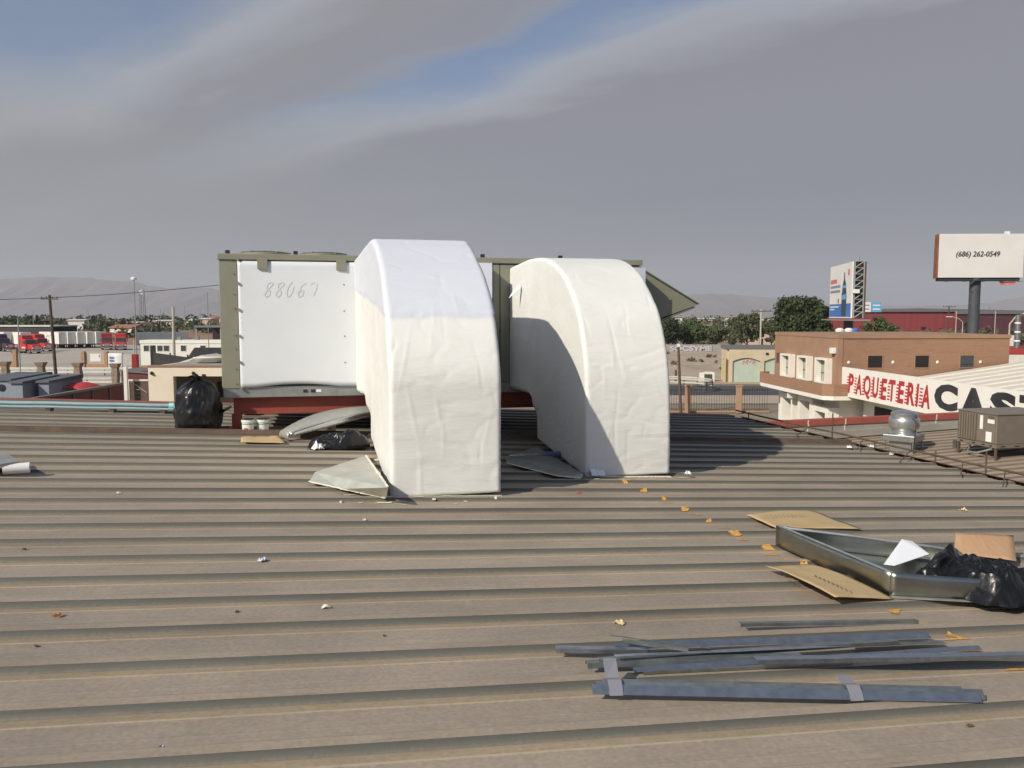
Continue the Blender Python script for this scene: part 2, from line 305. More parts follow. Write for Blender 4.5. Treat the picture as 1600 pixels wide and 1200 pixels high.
def duct_material(name, split, seed):
    m = bpy.data.materials.new(name); m.use_nodes = True; nt = m.node_tree; N = nt.nodes; L = nt.links; b = N['Principled BSDF']
    tc = N.new('ShaderNodeTexCoord'); sep = N.new('ShaderNodeSeparateXYZ'); mp = N.new('ShaderNodeMapping'); mp.inputs['Location'].default_value = (seed, seed, seed)
    L.new(tc.outputs['Object'], mp.inputs[0]); L.new(tc.outputs['Object'], sep.inputs[0])
    n = N.new('ShaderNodeTexNoise'); n.inputs['Scale'].default_value = 2.0; n.inputs['Detail'].default_value = 7; L.new(mp.outputs[0], n.inputs['Vector'])
    cr = N.new('ShaderNodeMix'); cr.data_type = 'RGBA'; mr = N.new('ShaderNodeMapRange'); mr.inputs[1].default_value = .35; mr.inputs[2].default_value = .65; L.new(n.outputs[0], mr.inputs[0])
    L.new(mr.outputs[0], cr.inputs[0]); cr.inputs[6].default_value = (.70, .70, .66, 1); cr.inputs[7].default_value = (.75, .75, .715, 1)
    last = cr.outputs[2]
    if split is not None:
        a = N.new('ShaderNodeMath'); a.operation = 'MULTIPLY_ADD'; L.new(sep.outputs[1], a.inputs[0]); a.inputs[1].default_value = -0.09; L.new(sep.outputs[2], a.inputs[2])
        n3 = N.new('ShaderNodeTexNoise'); n3.inputs['Scale'].default_value = 3.0; n3.inputs['Detail'].default_value = 5; L.new(mp.outputs[0], n3.inputs['Vector'])
        a2 = N.new('ShaderNodeMath'); a2.operation = 'MULTIPLY_ADD'; L.new(n3.outputs[0], a2.inputs[0]); a2.inputs[1].default_value = 0.10; L.new(a.outputs[0], a2.inputs[2])
        mr2 = N.new('ShaderNodeMapRange'); mr2.interpolation_type = 'SMOOTHSTEP'; mr2.inputs[1].default_value = split + .03; mr2.inputs[2].default_value = split + .085; L.new(a2.outputs[0], mr2.inputs[0])
        mx = N.new('ShaderNodeMix'); mx.data_type = 'RGBA'; L.new(mr2.outputs[0], mx.inputs[0]); L.new(last, mx.inputs[6]); mx.inputs[7].default_value = (.62, .645, .70, 1); last = mx.outputs[2]
    # thin grey scuffs
    mp2 = N.new('ShaderNodeMapping'); mp2.inputs['Scale'].default_value = (1.2, 3, 9); mp2.inputs['Location'].default_value = (seed * 2,) * 3; L.new(tc.outputs['Object'], mp2.inputs[0])
    sf = N.new('ShaderNodeTexNoise'); sf.inputs['Scale'].default_value = 2.2; sf.inputs['Detail'].default_value = 9; sf.inputs['Roughness'].default_value = .7; L.new(mp2.outputs[0], sf.inputs['Vector'])
    mr4 = N.new('ShaderNodeMapRange'); mr4.inputs[1].default_value = .62; mr4.inputs[2].default_value = .78; mr4.inputs[4].default_value = .55; L.new(sf.outputs[0], mr4.inputs[0])
    mx2 = N.new('ShaderNodeMix'); mx2.data_type = 'RGBA'; L.new(mr4.outputs[0], mx2.inputs[0]); L.new(last, mx2.inputs[6]); mx2.inputs[7].default_value = (.56, .54, .47, 1)
    L.new(mx2.outputs[2], b.inputs['Base Color']); b.inputs['Roughness'].default_value = .62; b.inputs['Specular IOR Level'].default_value = .3
    # cloth relief: fine weave creases and soft folds
    f1 = N.new('ShaderNodeTexNoise'); f1.inputs['Scale'].default_value = 5; f1.inputs['Detail'].default_value = 8; f1.inputs['Roughness'].default_value = .6; f1.inputs['Distortion'].default_value = .8; L.new(mp2.outputs[0], f1.inputs['Vector'])
    bp = N.new('ShaderNodeBump'); bp.inputs['Strength'].default_value = .16; bp.inputs['Distance'].default_value = .02; L.new(f1.outputs[0], bp.inputs['Height']); L.new(bp.outputs[0], b.inputs['Normal'])
    return m

# ================================================================ the roof we stand on
V0 = ruv(0, 1198.7)[1]
U_L, U_R = -15.0, 8.15
HR = 0.031
PROF = [(0, HR), (.070, HR), (.098, 0), (.19, 0), (.20, .0012), (.21, 0), (.345, 0), (.352, .004), (.359, 0), (.423, 0), (P_RIB, HR)]
def prof_z(dv):                       # height of the sheet over the crest plane, dv measured from a crest edge
    dv = dv % P_RIB
    for (a, za), (b, zb) in zip(PROF, PROF[1:]):
        if dv <= b: return za + (zb - za) * (dv - a) / max(b - a, 1e-6) - HR
    return 0
def sheet_z(u, v): return RZ(u, v) + prof_z(v - V0)

warehouse = thing('metal_roofed_warehouse', 'low warehouse with a dusty grey-tan ribbed metal roof filling the foreground', 'warehouse', W(0, 0, 0), YAW)
K0, K1 = -9, 28
def sheet_mesh(seed):
    mb = MB(); n = 46; vs = []; L = U_R - U_L
    for i in range(n + 1):
        u = L * i / n
        for dv, z in PROF:
            wob = 0.004 * noise.noise((u * .5, seed * 9.1, dv * 2)) if 0 < dv < P_RIB else 0.0
            vs.append((u, dv + 0.004 * noise.noise((u * .35, seed * 3.3, 0.5)) * (1 if 0 < dv < P_RIB else 0), z - HR - SU * u - SV * dv + wob))
    m = len(PROF)
    fs = [(i * m + j, (i + 1) * m + j, (i + 1) * m + j + 1, i * m + j + 1) for i in range(n) for j in range(m - 1)]
    return mb.add(vs, fs).mesh('roof_sheet', m_roof)
SHEETS = [sheet_mesh(s) for s in range(6)]
for k in range(K0, K1):
    o = link(bpy.data.objects.new('roof_sheet', SHEETS[k % 6]), warehouse)
    o.location = (U_L, V0 + k * P_RIB, RZ(U_L, V0 + k * P_RIB))
V_END = V0 + K1 * P_RIB
V_NEAR = V0 + K0 * P_RIB
# walls under the sheets
def wall_quad(name, u0, v0, u1, v1, t):
    mb = MB(); d = Vector((u1 - u0, v1 - v0, 0)).normalized(); nrm = Vector((-d.y, d.x, 0)) * t
    b = [Vector((u0, v0, 0)), Vector((u1, v1, 0)), Vector((u1, v1, 0)) + nrm, Vector((u0, v0, 0)) + nrm]
    tp = [Vector((p.x, p.y, RZ(p.x, p.y) - 0.09)) for p in b]
    return mb.hexa(b, tp).build(name, m_wall, warehouse)
wall_quad('wall', U_L + .05, V_END - .3, U_R - .1, V_END - .3, .2)
wall_quad('wall', U_R - .3, V_NEAR + .1, U_R - .3, V_END - .1, .2)
wall_quad('wall', U_L + .05, V_NEAR + .1, U_R - .1, V_NEAR + .1, .2)
# far parapet with its red cap
def bar_uv(name, mat, parent, pts, w, h0, h1, zf=RZ):   # a bar following the roof plane from (u,v) to (u,v)
    (u0, v0), (u1, v1) = pts; d = Vector((u1 - u0, v1 - v0, 0)).normalized(); n = Vector((-d.y, d.x, 0)) * w
    q = [Vector((u0, v0, 0)), Vector((u1, v1, 0)), Vector((u1, v1, 0)) + n, Vector((u0, v0, 0)) + n]
    return MB().hexa([(p.x, p.y, zf(p.x, p.y) + h0) for p in q], [(p.x, p.y, zf(p.x, p.y) + h1) for p in q]).build(name, mat, parent)
bar_uv('parapet', m_concrete, warehouse, ((U_L, V_END + .01), (U_R - .05, V_END + .01)), .16, -.6, -.075)
bar_uv('parapet_cap', m_redcap, warehouse, ((U_L, V_END + .005), (U_R - .03, V_END + .005)), .24, -.072, .0)
# rusted lap bar that crosses the roof under the stand
vl = ruv(0, 673)[1]
mb = MB(); n = 60
for i in range(n):
    u0 = U_L + (U_R - .05 - U_L) * i / n; u1 = U_L + (U_R - .05 - U_L) * (i + 1) / n
    j0 = .012 * noise.noise((i * .7, 1, 1)); j1 = .012 * noise.noise(((i + 1) * .7, 1, 1))
    mb.add([(u0, vl - .055 + j0, RZ(u0, vl) + .006), (u1, vl - .055 + j1, RZ(u1, vl) + .006), (u1, vl - .03, RZ(u1, vl) + .06), (u0, vl - .03, RZ(u0, vl) + .06),
            (u1, vl + .06, RZ(u1, vl) + .062), (u0, vl + .06, RZ(u0, vl) + .062)], [(0, 1, 2, 3), (3, 2, 4, 5)])
mb.build('lap_flashing', m_rust_dk, warehouse)
# rusted eave along the right edge: angle bar, gutter lip, bent rods
mb = MB(); n = 40
for i in range(n):
    a, b = V_NEAR + (V_END - V_NEAR) * i / n, V_NEAR + (V_END - V_NEAR) * (i + 1) / n
    ja, jb = (.02 * noise.noise((t * 1.3, 4, 2)) for t in (a, b))
    za, zb = RZ(U_R, a), RZ(U_R, b)
    mb.add([(U_R - .02 + ja, a, za + .012), (U_R - .02 + jb, b, zb + .012), (U_R + .16 + jb, b, zb - .02), (U_R + .16 + ja, a, za - .02), (U_R + .17 + jb, b, zb - .16), (U_R + .17 + ja, a, za - .16)],
           [(0, 1, 2, 3), (3, 2, 4, 5)])
mb.build('gutter_flashing', m_rust, warehouse)
MB().tube([(U_R + .02 + .015 * noise.noise((v, 7, 1)), v, RZ(U_R, v) + .10 + .02 * noise.noise((v * .8, 2, 2))) for v in np.linspace(V_NEAR, V_END, 40)], .016, 6).build('eave_rail', m_rust_dk, warehouse)
for v, hh in ((8.9, .3), (9.8, .16), (11.1, .12), (12.2, .42), (13.6, .14), (15.0, .13)):
    MB().tube([(U_R + .02, v, RZ(U_R, v) - .05), (U_R + .02, v, RZ(U_R, v) + hh)], .011, 6).build('eave_post', m_rust_dk, warehouse)
for v in (8.6, 9.3, 10.3, 11.4, 12.9):
    r_ = random.random() * .2
    MB().tube([(U_R + .03, v, RZ(U_R, v) + .10), (U_R - .45 - r_, v - .55, RZ(U_R - .45 - r_, v - .55) + .012)], .008, 5).build('stay_wire', m_rust_dk, warehouse)
# orange sealant smears over the sheets
def smear(x, y, w, d, seed, name='sealant_smear', mat=None, lift=.004):
    u, v = ruv(x, y); rnd = random.Random(seed); n = 11; ph = [rnd.random() * 6.28 for _ in range(4)]
    outer = []
    for i in range(n):
        a = 2 * math.pi * i / n; r = 1 + .35 * math.sin(2 * a + ph[0]) + .25 * math.sin(3 * a + ph[1]) + .15 * math.sin(5 * a + ph[2])
        outer.append((u + .5 * w * r * math.cos(a), v + .5 * d * r * math.sin(a)))
    vs = [(u, v, sheet_z(u, v) + lift)]; fs = []; rings = 5
    for q in range(1, rings + 1):
        for (a, b) in outer:
            uu, vv = u + (a - u) * q / rings, v + (b - v) * q / rings; vs.append((uu, vv, sheet_z(uu, vv) + lift))
    for i in range(n): fs.append((0, 1 + i, 1 + (i + 1) % n))
    for q in range(rings - 1):
        for i in range(n):
            b0 = 1 + q * n; b1 = b0 + n; fs.append((b0 + i, b1 + i, b1 + (i + 1) % n, b0 + (i + 1) % n))
    return MB().add(vs, fs).build(name, mat or m_orange, warehouse)
for i, (x, y, w, d) in enumerate([(976, 750, .07, .10), (1007, 764, .07, .10), (1036, 776, .07, .10), (1042, 781, .10, .03), (1070, 793, .06, .09), (1088, 799, .11, .03), (1108, 811, .07, .03), (1130, 820, .10, .03), (1150, 831, .08, .11),
                                  (1160, 838, .07, .05), (1183, 846, .12, .03), (1202, 853, .10, .07), (1204, 861, .11, .05), (1228, 868, .14, .04), (1256, 880, .09, .12), (1398, 948, .10, .07), (1432, 967, .13, .06),
                                  (1491, 986, .06, .08), (1496, 991, .14, .03), (1520, 1010, .17, .05), (1540, 1018, .13, .04), (1592, 1037, .12, .05), (905, 766, .05, .05)]):
    smear(x, y, w, d, i, mat=m_orange if i < 22 else m_redprint)

# ================================================================ rooftop air handler
UF_V = 12.15                                            # front plane of the unit
_p = at(349, 617, 11.55); UF_U = UV(_p)[0]
UN_Z0, UN_Z1 = 6.86, 8.86
unit = thing('rooftop_air_handler', 'long olive rooftop air handler with white front panels standing on the red steel stand', 'air handler', W(UF_U, UF_V, UN_Z0), YAW)
UD, UH = 2.2, UN_Z1 - UN_Z0
def ux(x, z=7.8):                                       # local x on the front plane for an image column
    d = ray(x, 500); t = 0
    du, dv = d.x * ca + d.y * sa, -d.x * sa + d.y * ca
    return du * UF_V / dv - UF_U
def uz(x, y):                                           # local z on the front plane for a pixel
    d = ray(x, y); dv = -d.x * sa + d.y * ca; return (CAM + d * (UF_V / dv)).z - UN_Z0
UL = ux(1001)
box('body', m_olive_dk, unit, .03, UL - .02, .03, UD, .16, UH - .09, bevel=.01)
box('base_rail', m_rail, unit, 0, UL, 0, UD + .02, 0, .155, bevel=.006)
x_wp = ux(373); x_wr = ux(769)
box('corner_post', m_olive, unit, -.012, x_wp, -.012, .16, .13, UH - .085, bevel=.008)
def white_panel():
    x0, x1, z0, z1 = x_wp + .004, ux(562), .145, UH - .10
    def fn(a, b):
        x = x0 + (x1 - x0) * a; z = z0 + (z1 - z0) * b
        bow = .035 * math.sin(math.pi * min(1, max(0, (a - .12) / .7))) * (1 - b) ** 5 if 0.12 < a < .82 else 0
        return (x, -.028 + .006 * noise.noise((x * 1.2, z * 1.2, 3)), z + bow * 1.2)
    return grid_obj('front_panel', fn, 40, 26, m_white_panel, unit, thick=.012)
white_panel()
box('front_panel', m_white_panel, unit, ux(566), x_wr, -.02, .02, .15, UH - .095, bevel=.004)
xs = [x_wr + .006, ux(781), ux(840), ux(905), ux(960), ux(985)]
for a, b in zip(xs, xs[1:]):
    box('access_panel', m_olive, unit, a + .006, b - .006, -.012, .02, .16, UH - .10, bevel=.004)
box('access_panel', m_olive, unit, xs[-1] + .006, UL - .01, -.012, .02, .16, UH - .10, bevel=.004)
box('top_cover', m_olive, unit, -.03, UL + .01, -.035, UD + .03, UH - .085, UH, bevel=.01)
for x in (ux(412), ux(534)):
    MB().prism([(x - .065, UH - .21), (x + .075, UH - .225), (x + .075, UH - .06), (x - .065, UH - .06)], 'y', -.062, -.036).build('panel_clip', m_olive, unit, bevel=.004)
for y in (405, 443, 484, 525, 566, 606):
    z = uz(374, y)
    MB().tube([(x_wp + .012, -.055, z), (x_wp + .012, -.02, z)], .020, 10).build('fastener', m_olive, unit)
for k, y in enumerate((408, 428, 460, 482, 524, 545, 577, 600)):
    z = uz(368, y); MB().tube([(x_wp - .045, -.020, z), (x_wp - .045, -.008, z)], .011, 8).build('screw', m_olive_dk, unit)
for y in (445, 486, 525, 566):
    z = uz(540, y); MB().tube([(ux(538), -.040, z), (ux(538), -.02, z)], .010, 8).build('screw', m_olive_dk, unit)
for x in (475, 487): MB().box(ux(x) - .03, ux(x) + .03, -.012, .01, .06, .10).build('lifting_hole', m_black, unit)
box('rating_label', m_white, unit, ux(492), ux(500), -.006, .01, .06, .10)
# condenser fan guards on top
def fan_guard(cx, cy, r):
    rim = MB().lathe([(r * 1.02, UH + .004), (r * 1.02, UH + .03), (r * .97, UH + .045), (r * .94, UH + .03), (r * .94, UH + .004)], 40, (cx, cy)).build('fan_ring', m_olive, unit, smooth=True, auto=True)
    g = MB()
    for q in range(1, 9):
        rr = r * q / 9; zz = UH + .050 + .030 * (1 - (q / 9) ** 2)
        g.tube([(cx + rr * math.cos(a), cy + rr * math.sin(a), zz) for a in np.linspace(0, 2 * math.pi, 33)], .006, 4, cap=False)
    for q in range(12):
        a = 2 * math.pi * q / 12
        g.tube([(cx + r * t * math.cos(a), cy + r * t * math.sin(a), UH + .053 + .030 * (1 - t * t)) for t in (.06, .4, .7, 1.0)], .007, 4)
    g.build('wire_guard', m_galv_dull, rim)
    for q in range(4):
        a = q * math.pi / 2 + .4
        MB().hexa([(cx + .06 * math.cos(a) - .02, cy + .06 * math.sin(a), UH + .02), (cx + .06 * math.cos(a) + .02, cy + .06 * math.sin(a), UH + .02), (cx + r * .9 * math.cos(a + .25), cy + r * .9 * math.sin(a + .25), UH + .02), (cx + r * .9 * math.cos(a - .1), cy + r * .9 * math.sin(a - .1), UH + .02)],
                  [(cx + .06 * math.cos(a) - .02, cy + .06 * math.sin(a), UH + .03), (cx + .06 * math.cos(a) + .02, cy + .06 * math.sin(a), UH + .03), (cx + r * .9 * math.cos(a + .25), cy + r * .9 * math.sin(a + .25), UH + .05), (cx + r * .9 * math.cos(a - .1), cy + r * .9 * math.sin(a - .1), UH + .03)]).build('fan_blade', m_black, rim)
fan_guard(ux(413), .55, .36); fan_guard(ux(508), .55, .34); fan_guard(ux(413), 1.55, .36); fan_guard(ux(508), 1.55, .34)
for x in (358, 464, 755, 876):
    box('lifting_eye', m_black, unit, ux(x) - .03, ux(x) + .03, .02, .06, UH + .001, UH + .05)
# weather hood at the far end
zt, ztip, zb = uz(1004, 419), uz(1086, 474) - .02, uz(1000, 508)
xt = UL + .004
hood_len = ux(1088) - xt
hood = MB().prism([(xt, zt), (xt + hood_len, ztip + .012), (xt + hood_len - .02, ztip - .02), (xt, zb)], 'y', .0, 1.9).build('weather_hood', m_olive, unit, bevel=.004)
MB().prism([(xt - .02, zt + .012), (xt + hood_len + .03, ztip + .022), (xt + hood_len + .03, ztip + .002), (xt - .02, zt - .012)], 'y', -.03, 1.93).build('hood_cover', m_olive_dk, hood)
MB().prism([(xt + .02, zb - .012), (xt + hood_len - .03, ztip - .032), (xt + hood_len - .03, ztip - .052), (xt + .02, zb - .05)], 'y', -.012, 1.9).build('hood_lip', m_olive_dk, hood)
# pencilled number on the white panel
def stroke(pts, x0, z0, sx, sz):
    mb = MB(); P = [Vector((x0 + a * sx + b * sz * .25, 0, z0 + b * sz)) for a, b in pts]
    for a, b in zip(P, P[1:]):
        d = (b - a).normalized(); n = Vector((-d.z, 0, d.x)) * .005
        mb.add([(p.x, -.0435, p.z) for p in (a - n, b - n, b + n, a + n)], [(0, 1, 2, 3)])
    return mb.build('pencil_mark', m_pencil, unit)
eight = [(.9, .85), (.6, 1), (.2, .85), (.3, .6), (.75, .4), (.8, .15), (.45, 0), (.15, .2), (.4, .5), (.9, .85)]
zero = [(.5, 1), (.2, .8), (.1, .4), (.25, .05), (.6, .05), (.8, .4), (.8, .7)]
six = [(.8, .95), (.4, .75), (.15, .3), (.35, 0), (.75, .1), (.8, .4), (.5, .5), (.2, .3)]
cc = [(.1, .8), (.45, 1), (.85, .85), (.9, .5), (.7, .1)]
xg = ux(410); zg = uz(430, 464); dx = (ux(497) - xg) / 5
for k, g in enumerate((eight, eight, zero, six, cc)): stroke(g, xg + k * dx, zg, dx * .75, uz(430, 440) - zg)

# ================================================================ red steel stand
stand = thing('steel_stand', 'rust-red steel beam stand on short legs holding up the air handler', 'stand', W(UF_U, UF_V, RZ(UF_U, UF_V)), YAW)
zs = UN_Z0 - RZ(UF_U, UF_V)
def ibeam(y, name='beam'):
    mb = MB(); t = zs - .006; h = .235; mb.box(.12, UL - .05, y - .07, y + .07, t - .02, t); mb.box(.12, UL - .05, y - .012, y + .012, t - h + .02, t - .02); mb.box(.12, UL - .05, y - .075, y + .075, t - h, t - h + .02)
    return mb.build(name, m_red, stand)
ibeam(.14); ibeam(UD - .2)
for x in (.3, 2.1, 3.9, 5.6): box('cross_beam', m_red, stand, x - .05, x + .05, .225, UD - .285, zs - .2, zs - .03)
for x in (.16, 2.9, 5.7):
    for y in (.14, UD - .2):
        zr = RZ(UF_U + x, UF_V + y) - RZ(UF_U, UF_V)
        mb = MB().box(x - .065, x + .065, y - .06, y + .06, zr + .016, zs - .242); mb.box(x - .11, x + .11, y - .1, y + .1, zr + .003, zr + .015)
        mb.build('leg', m_red, stand)

# ================================================================ wrapped ducts
def smooth_curve(pts, n):
    P = [Vector((a, b)) for a, b in pts]; out = []
    for i in range(len(P) - 1):
        p0, p1, p2, p3 = P[max(i - 1, 0)], P[i], P[i + 1], P[min(i + 2, len(P) - 1)]
        for k in range(12):
            t = k / 12
            out.append(.5 * ((2 * p1) + (p2 - p0) * t + (2 * p0 - 5 * p1 + 4 * p2 - p3) * t * t + (3 * p1 - p0 - 3 * p2 + p3) * t ** 3))
    out.append(P[-1]); L = [0]
    for a, b in zip(out, out[1:]): L.append(L[-1] + (b - a).length)
    res = []; j = 0
    for i in range(n + 1):
        s = L[-1] * i / n
        while j < len(L) - 2 and L[j + 1] < s: j += 1
        t = (s - L[j]) / max(L[j + 1] - L[j], 1e-9); res.append(out[j].lerp(out[j + 1], t))
    return res
def duct(u0, u1, vf, flare, outer, inner, mat, label, seed, frac=.72, split=None):
    base = RZ((u0 + u1) / 2, vf)
    t = thing('wrapped_duct', label, 'duct', W(u0, vf, base), YAW)
    n = 230; w = u1 - u0
    O = smooth_curve([(s, z - base) for s, z in outer], n)
    I1 = smooth_curve([(s, z - base) for s, z in inner[:2]], 40); I2 = smooth_curve([(s, z - base) for s, z in inner[1:]], 40)
    vs = []; ring = []
    r = .045
    nO, nS, nI = 60, 70, 8
    for i in range(n + 1):
        tt = i / n
        q = I1[min(40, int(round(tt / frac * 40)))] if tt <= frac else I2[min(40, int(round((tt - frac) / (1 - frac) * 40)))]
        o = O[i]; d = o - q; Ld = d.length; d = d / Ld
        fl = flare * max(0, (tt - .45) / .55) ** 1.2
        a, b = -fl, w
        pts = []
        for k in range(nO): x = a + r + (b - a - 2 * r) * k / (nO - 1); pts.append((x, Ld))
        for k in range(1, 4): g = math.pi / 2 * (1 - k / 4); pts.append((b - r + r * math.cos(g), Ld - r + r * math.sin(g)))
        for k in range(nS): pts.append((b, Ld - r - (Ld - 2 * r) * k / (nS - 1)))
        for k in range(nI): pts.append((b - r - (b - a - 2 * r) * k / (nI - 1), 0))
        for k in range(nS): pts.append((a, r + (Ld - 2 * r) * k / (nS - 1)))
        for k in range(1, 4): g = math.pi - math.pi / 2 * (k / 4); pts.append((a + r + r * math.cos(g), Ld - r + r * math.sin(g)))
        for x, l in pts:
            c = q + d * l; vs.append(Vector((x, c.x, c.y)))
    m = len(pts)
    fs = [(i * m + j, i * m + (j + 1) % m, (i + 1) * m + (j + 1) % m, (i + 1) * m + j) for i in range(n) for j in range(m)]
    fs += [tuple(range(m - 1, -1, -1)), tuple(n * m + j for j in range(m))]
    me = MB().add(vs, fs).mesh('insulation_wrap', mat, smooth=True)
    bm = bmesh.new(); bm.from_mesh(me); bmesh.ops.recalc_face_normals(bm, faces=bm.faces); bm.normal_update()
    rnd = random.Random(seed)
    folds = []
    for k in range(90):                                   # single drawn folds: centre, direction, length, sign
        folds.append((Vector((rnd.uniform(0, w), rnd.choice((0.0, 0.0, rnd.uniform(0, 3))), rnd.uniform(.05, 2.3))), rnd.uniform(-.35, .35) + (math.pi / 2 if rnd.random() < .25 else 0), rnd.uniform(.10, .40), rnd.choice((-1, 1)) * rnd.uniform(.0015, .005)))
    for v in bm.verts:
        p = v.co; nn = v.normal
        dsp = .007 * noise.noise(p * 1.1 + Vector((seed, 0, 0))) + .002 * noise.noise(Vector((p.x * 2.2, p.y * 2.2, p.z * 5.5)) + Vector((0, seed, 3)))
        rg = 1 - abs(noise.noise(Vector((p.x * 2.0 + seed, p.y * 2.4, p.z * 4.2))))
        dsp -= .003 * max(0, rg - .88) / .12
        for c, ang, ln, am in folds:
            dd = p - c
            if dd.length_squared < .3:
                h = dd.x if abs(nn.y) > .5 else dd.y
                al = h * math.cos(ang) + dd.z * math.sin(ang); ac = -h * math.sin(ang) + dd.z * math.cos(ang)
                dsp += am * math.exp(-(al / ln) ** 2 * 2 - (ac / .013) ** 2)
        if split is not None and p.z - .09 * p.y + .05 * noise.noise(p * 3.0) > split + .035: dsp += .007
        v.co = p + nn * dsp
    bm.to_mesh(me); bm.free(); me.polygons.foreach_set('use_smooth', [True] * len(me.polygons))
    link(bpy.data.objects.new('insulation_wrap', me), t)
    return t, base
D1U = (.56, 1.625); D1V = 7.72
m_d1 = duct_material('wrap_white_over_cream', 1.62, 3.0); m_d2 = duct_material('wrap_cream', None, 8.0)
zb1 = RZ(1.1, D1V)
duct1, b1 = duct(D1U[0], D1U[1], D1V, .14, [(0, zb1 - .01), (0, 6.75), (.0, 7.2), (.016, 7.47), (.14, 7.76), (.36, 8.07), (.74, 8.36), (1.155, 8.58), (1.7, 8.80), (2.3, 8.88), (4.41, 8.80)],
                 [(3.35, zb1 + .10), (3.36, 6.80), (3.55, 6.93), (4.41, 6.90)], m_d1, 'tall cream-coated duct elbow with a white cloth top, nearer to the camera', 3, split=1.62)
D2U = (2.81, 3.82); D2V = 8.78
zb2 = RZ(3.3, D2V)
duct2, b2 = duct(D2U[0], D2U[1], D2V, .13, [(0, zb2 - .01), (.0, 6.75), (.05, 7.35), (.20, 7.78), (.385, 8.07), (.56, 8.23), (.705, 8.34), (1.0, 8.53), (1.41, 8.685), (1.8, 8.755), (2.4, 8.78), (3.35, 8.72)],
                 [(2.25, zb2 + .12), (2.26, 6.75), (2.45, 6.90), (3.35, 6.92)], m_d2, 'all-cream coated duct elbow half shaded by its taller neighbour', 9)
# torn cloth flag at the shoulder of the second duct
def collar(parent, u0, u1, z1, base, uo, vf, dep, mat, name='plenum_collar'):
    x0, x1, y0, y1, z0, zz = u0 - uo, u1 - uo, UF_V - dep - vf, UF_V - .034 - vf, 6.93 - base, z1 - base
    def cl(a, b):
        return (x0 + (x1 - x0) * a, y0 + .012 * noise.noise((a * 4, b * 5, 2)), z0 + (zz - z0) * b)
    mb = MB(); mb.box(x0, x1, y0 + .02, y1, z0, zz); o = mb.build(name, mat, parent, bevel=.03)
    grid_obj('cloth_facing', cl, 14, 22, mat, o)
    return o
def u_at(x, v):
    d = ray(x, 480); return (d.x * ca + d.y * sa) * v / (-d.x * sa + d.y * ca)
m_cloth = M('white_cloth', (.72, .735, .80), (.67, .69, .76), 2.5, rough=.7, bump=.2, bscale=6)
collar(duct1, D1U[0] - .10, u_at(769, UF_V - .36), 8.76, b1, D1U[0], D1V, .36, m_cloth)
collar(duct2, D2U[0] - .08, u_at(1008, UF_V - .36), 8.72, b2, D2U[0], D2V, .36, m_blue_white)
fl = MB().add([(-.12, 2.75, 2.24), (-.12, 2.7, 2.17), (-.22, 2.72, 2.08), (-.28, 2.74, 2.03), (-.22, 2.76, 2.12)], [(0, 1, 2, 4), (2, 3, 4)]).build('torn_flap', m_cloth, duct2)
fl.modifiers.new('t', 'SOLIDIFY').thickness = .006
# jagged coating skirts where the ducts meet the roof
def skirt(parent, u0, u1, vf, base, seed, name='coating_skirt', d=.05):
    mb = MB(); n = 60; rnd = random.Random(seed)
    vs = []
    for i in range(n + 1):
        u = u0 + (u1 - u0) * i / n; a = .012 + d * max(0, noise.noise((i * .31, seed, 0)) + .15) + .02 * rnd.random()
        for k in range(4):
            v = vf + .03 - (a + .03) * k / 3; vs.append((u - u0, v - vf, sheet_z(u, v) - base + (.010 if k < 3 else .003)))
    fs = [(i * 4 + k, i * 4 + k + 1, (i + 1) * 4 + k + 1, (i + 1) * 4 + k) for i in range(n) for k in range(3)]
    return mb.add(vs, fs).build(name, m_drip, parent)
skirt(duct1, D1U[0], D1U[1], D1V, b1, 2, d=.10); skirt(duct2, D2U[0], D2U[1], D2V, b2, 5, d=.02)

# sheet metal saddle flashing beside the first duct (folded pyramid)
def saddle(name, label, pts, faces, mat, group=None, drip=None):
    c = Vector((0, 0, 0)); P = [roofp(x, y, h) for x, y, h in pts]; o0 = P[0].copy()
    t = thing(name, label, 'flashing', o0, 0, group)
    ob = MB().add([p - o0 for p in P], faces).build('folded_sheet', mat, t); ob.modifiers.new('t', 'SOLIDIFY').thickness = .003
    for q in (drip or []):
        a, b = Vector(P[q[0]] - o0), Vector(P[q[1]] - o0); n = 22; vs = []
        d = (b - a).normalized(); nn = Vector((d.y, -d.x, 0))
        for i in range(n + 1):
            p = a.lerp(b, i / n); w = .012 + .035 * abs(noise.noise((i * .4, q[0], 5)))
            vs += [p - nn * w * .7 + Vector((0, 0, .006)), p + Vector((0, 0, .012)), p + nn * w + Vector((0, 0, .004))]
        MB().add(vs, [(i * 3 + k, i * 3 + k + 1, (i + 1) * 3 + k + 1, (i + 1) * 3 + k) for i in range(n) for k in range(2)]).build('sealant_bead', m_drip, t)
    return t
saddle('saddle_flashing', 'folded galvanised flashing sheet beside the base of the nearer duct', [(492, 738, .03), (572, 712, .03), (607, 762, .16), (603, 779, .004), (532, 764, .004), (483, 753, .004)],
       [(0, 1, 2), (0, 2, 3, 4), (0, 4, 5)], m_saddle, drip=[(5, 4), (4, 3), (1, 2)])
saddle('saddle_flashing', 'shaded folded flashing sheet on the roof between the two ducts', [(790, 716, .03), (838, 698, .03), (912, 741, .05), (908, 748, .004), (870, 744, .004), (792, 724, .004), (842, 722, .05)],
       [(0, 1, 6), (6, 1, 2), (0, 6, 2, 3, 4), (0, 4, 5)], m_strip2, drip=[(5, 4), (4, 3)])
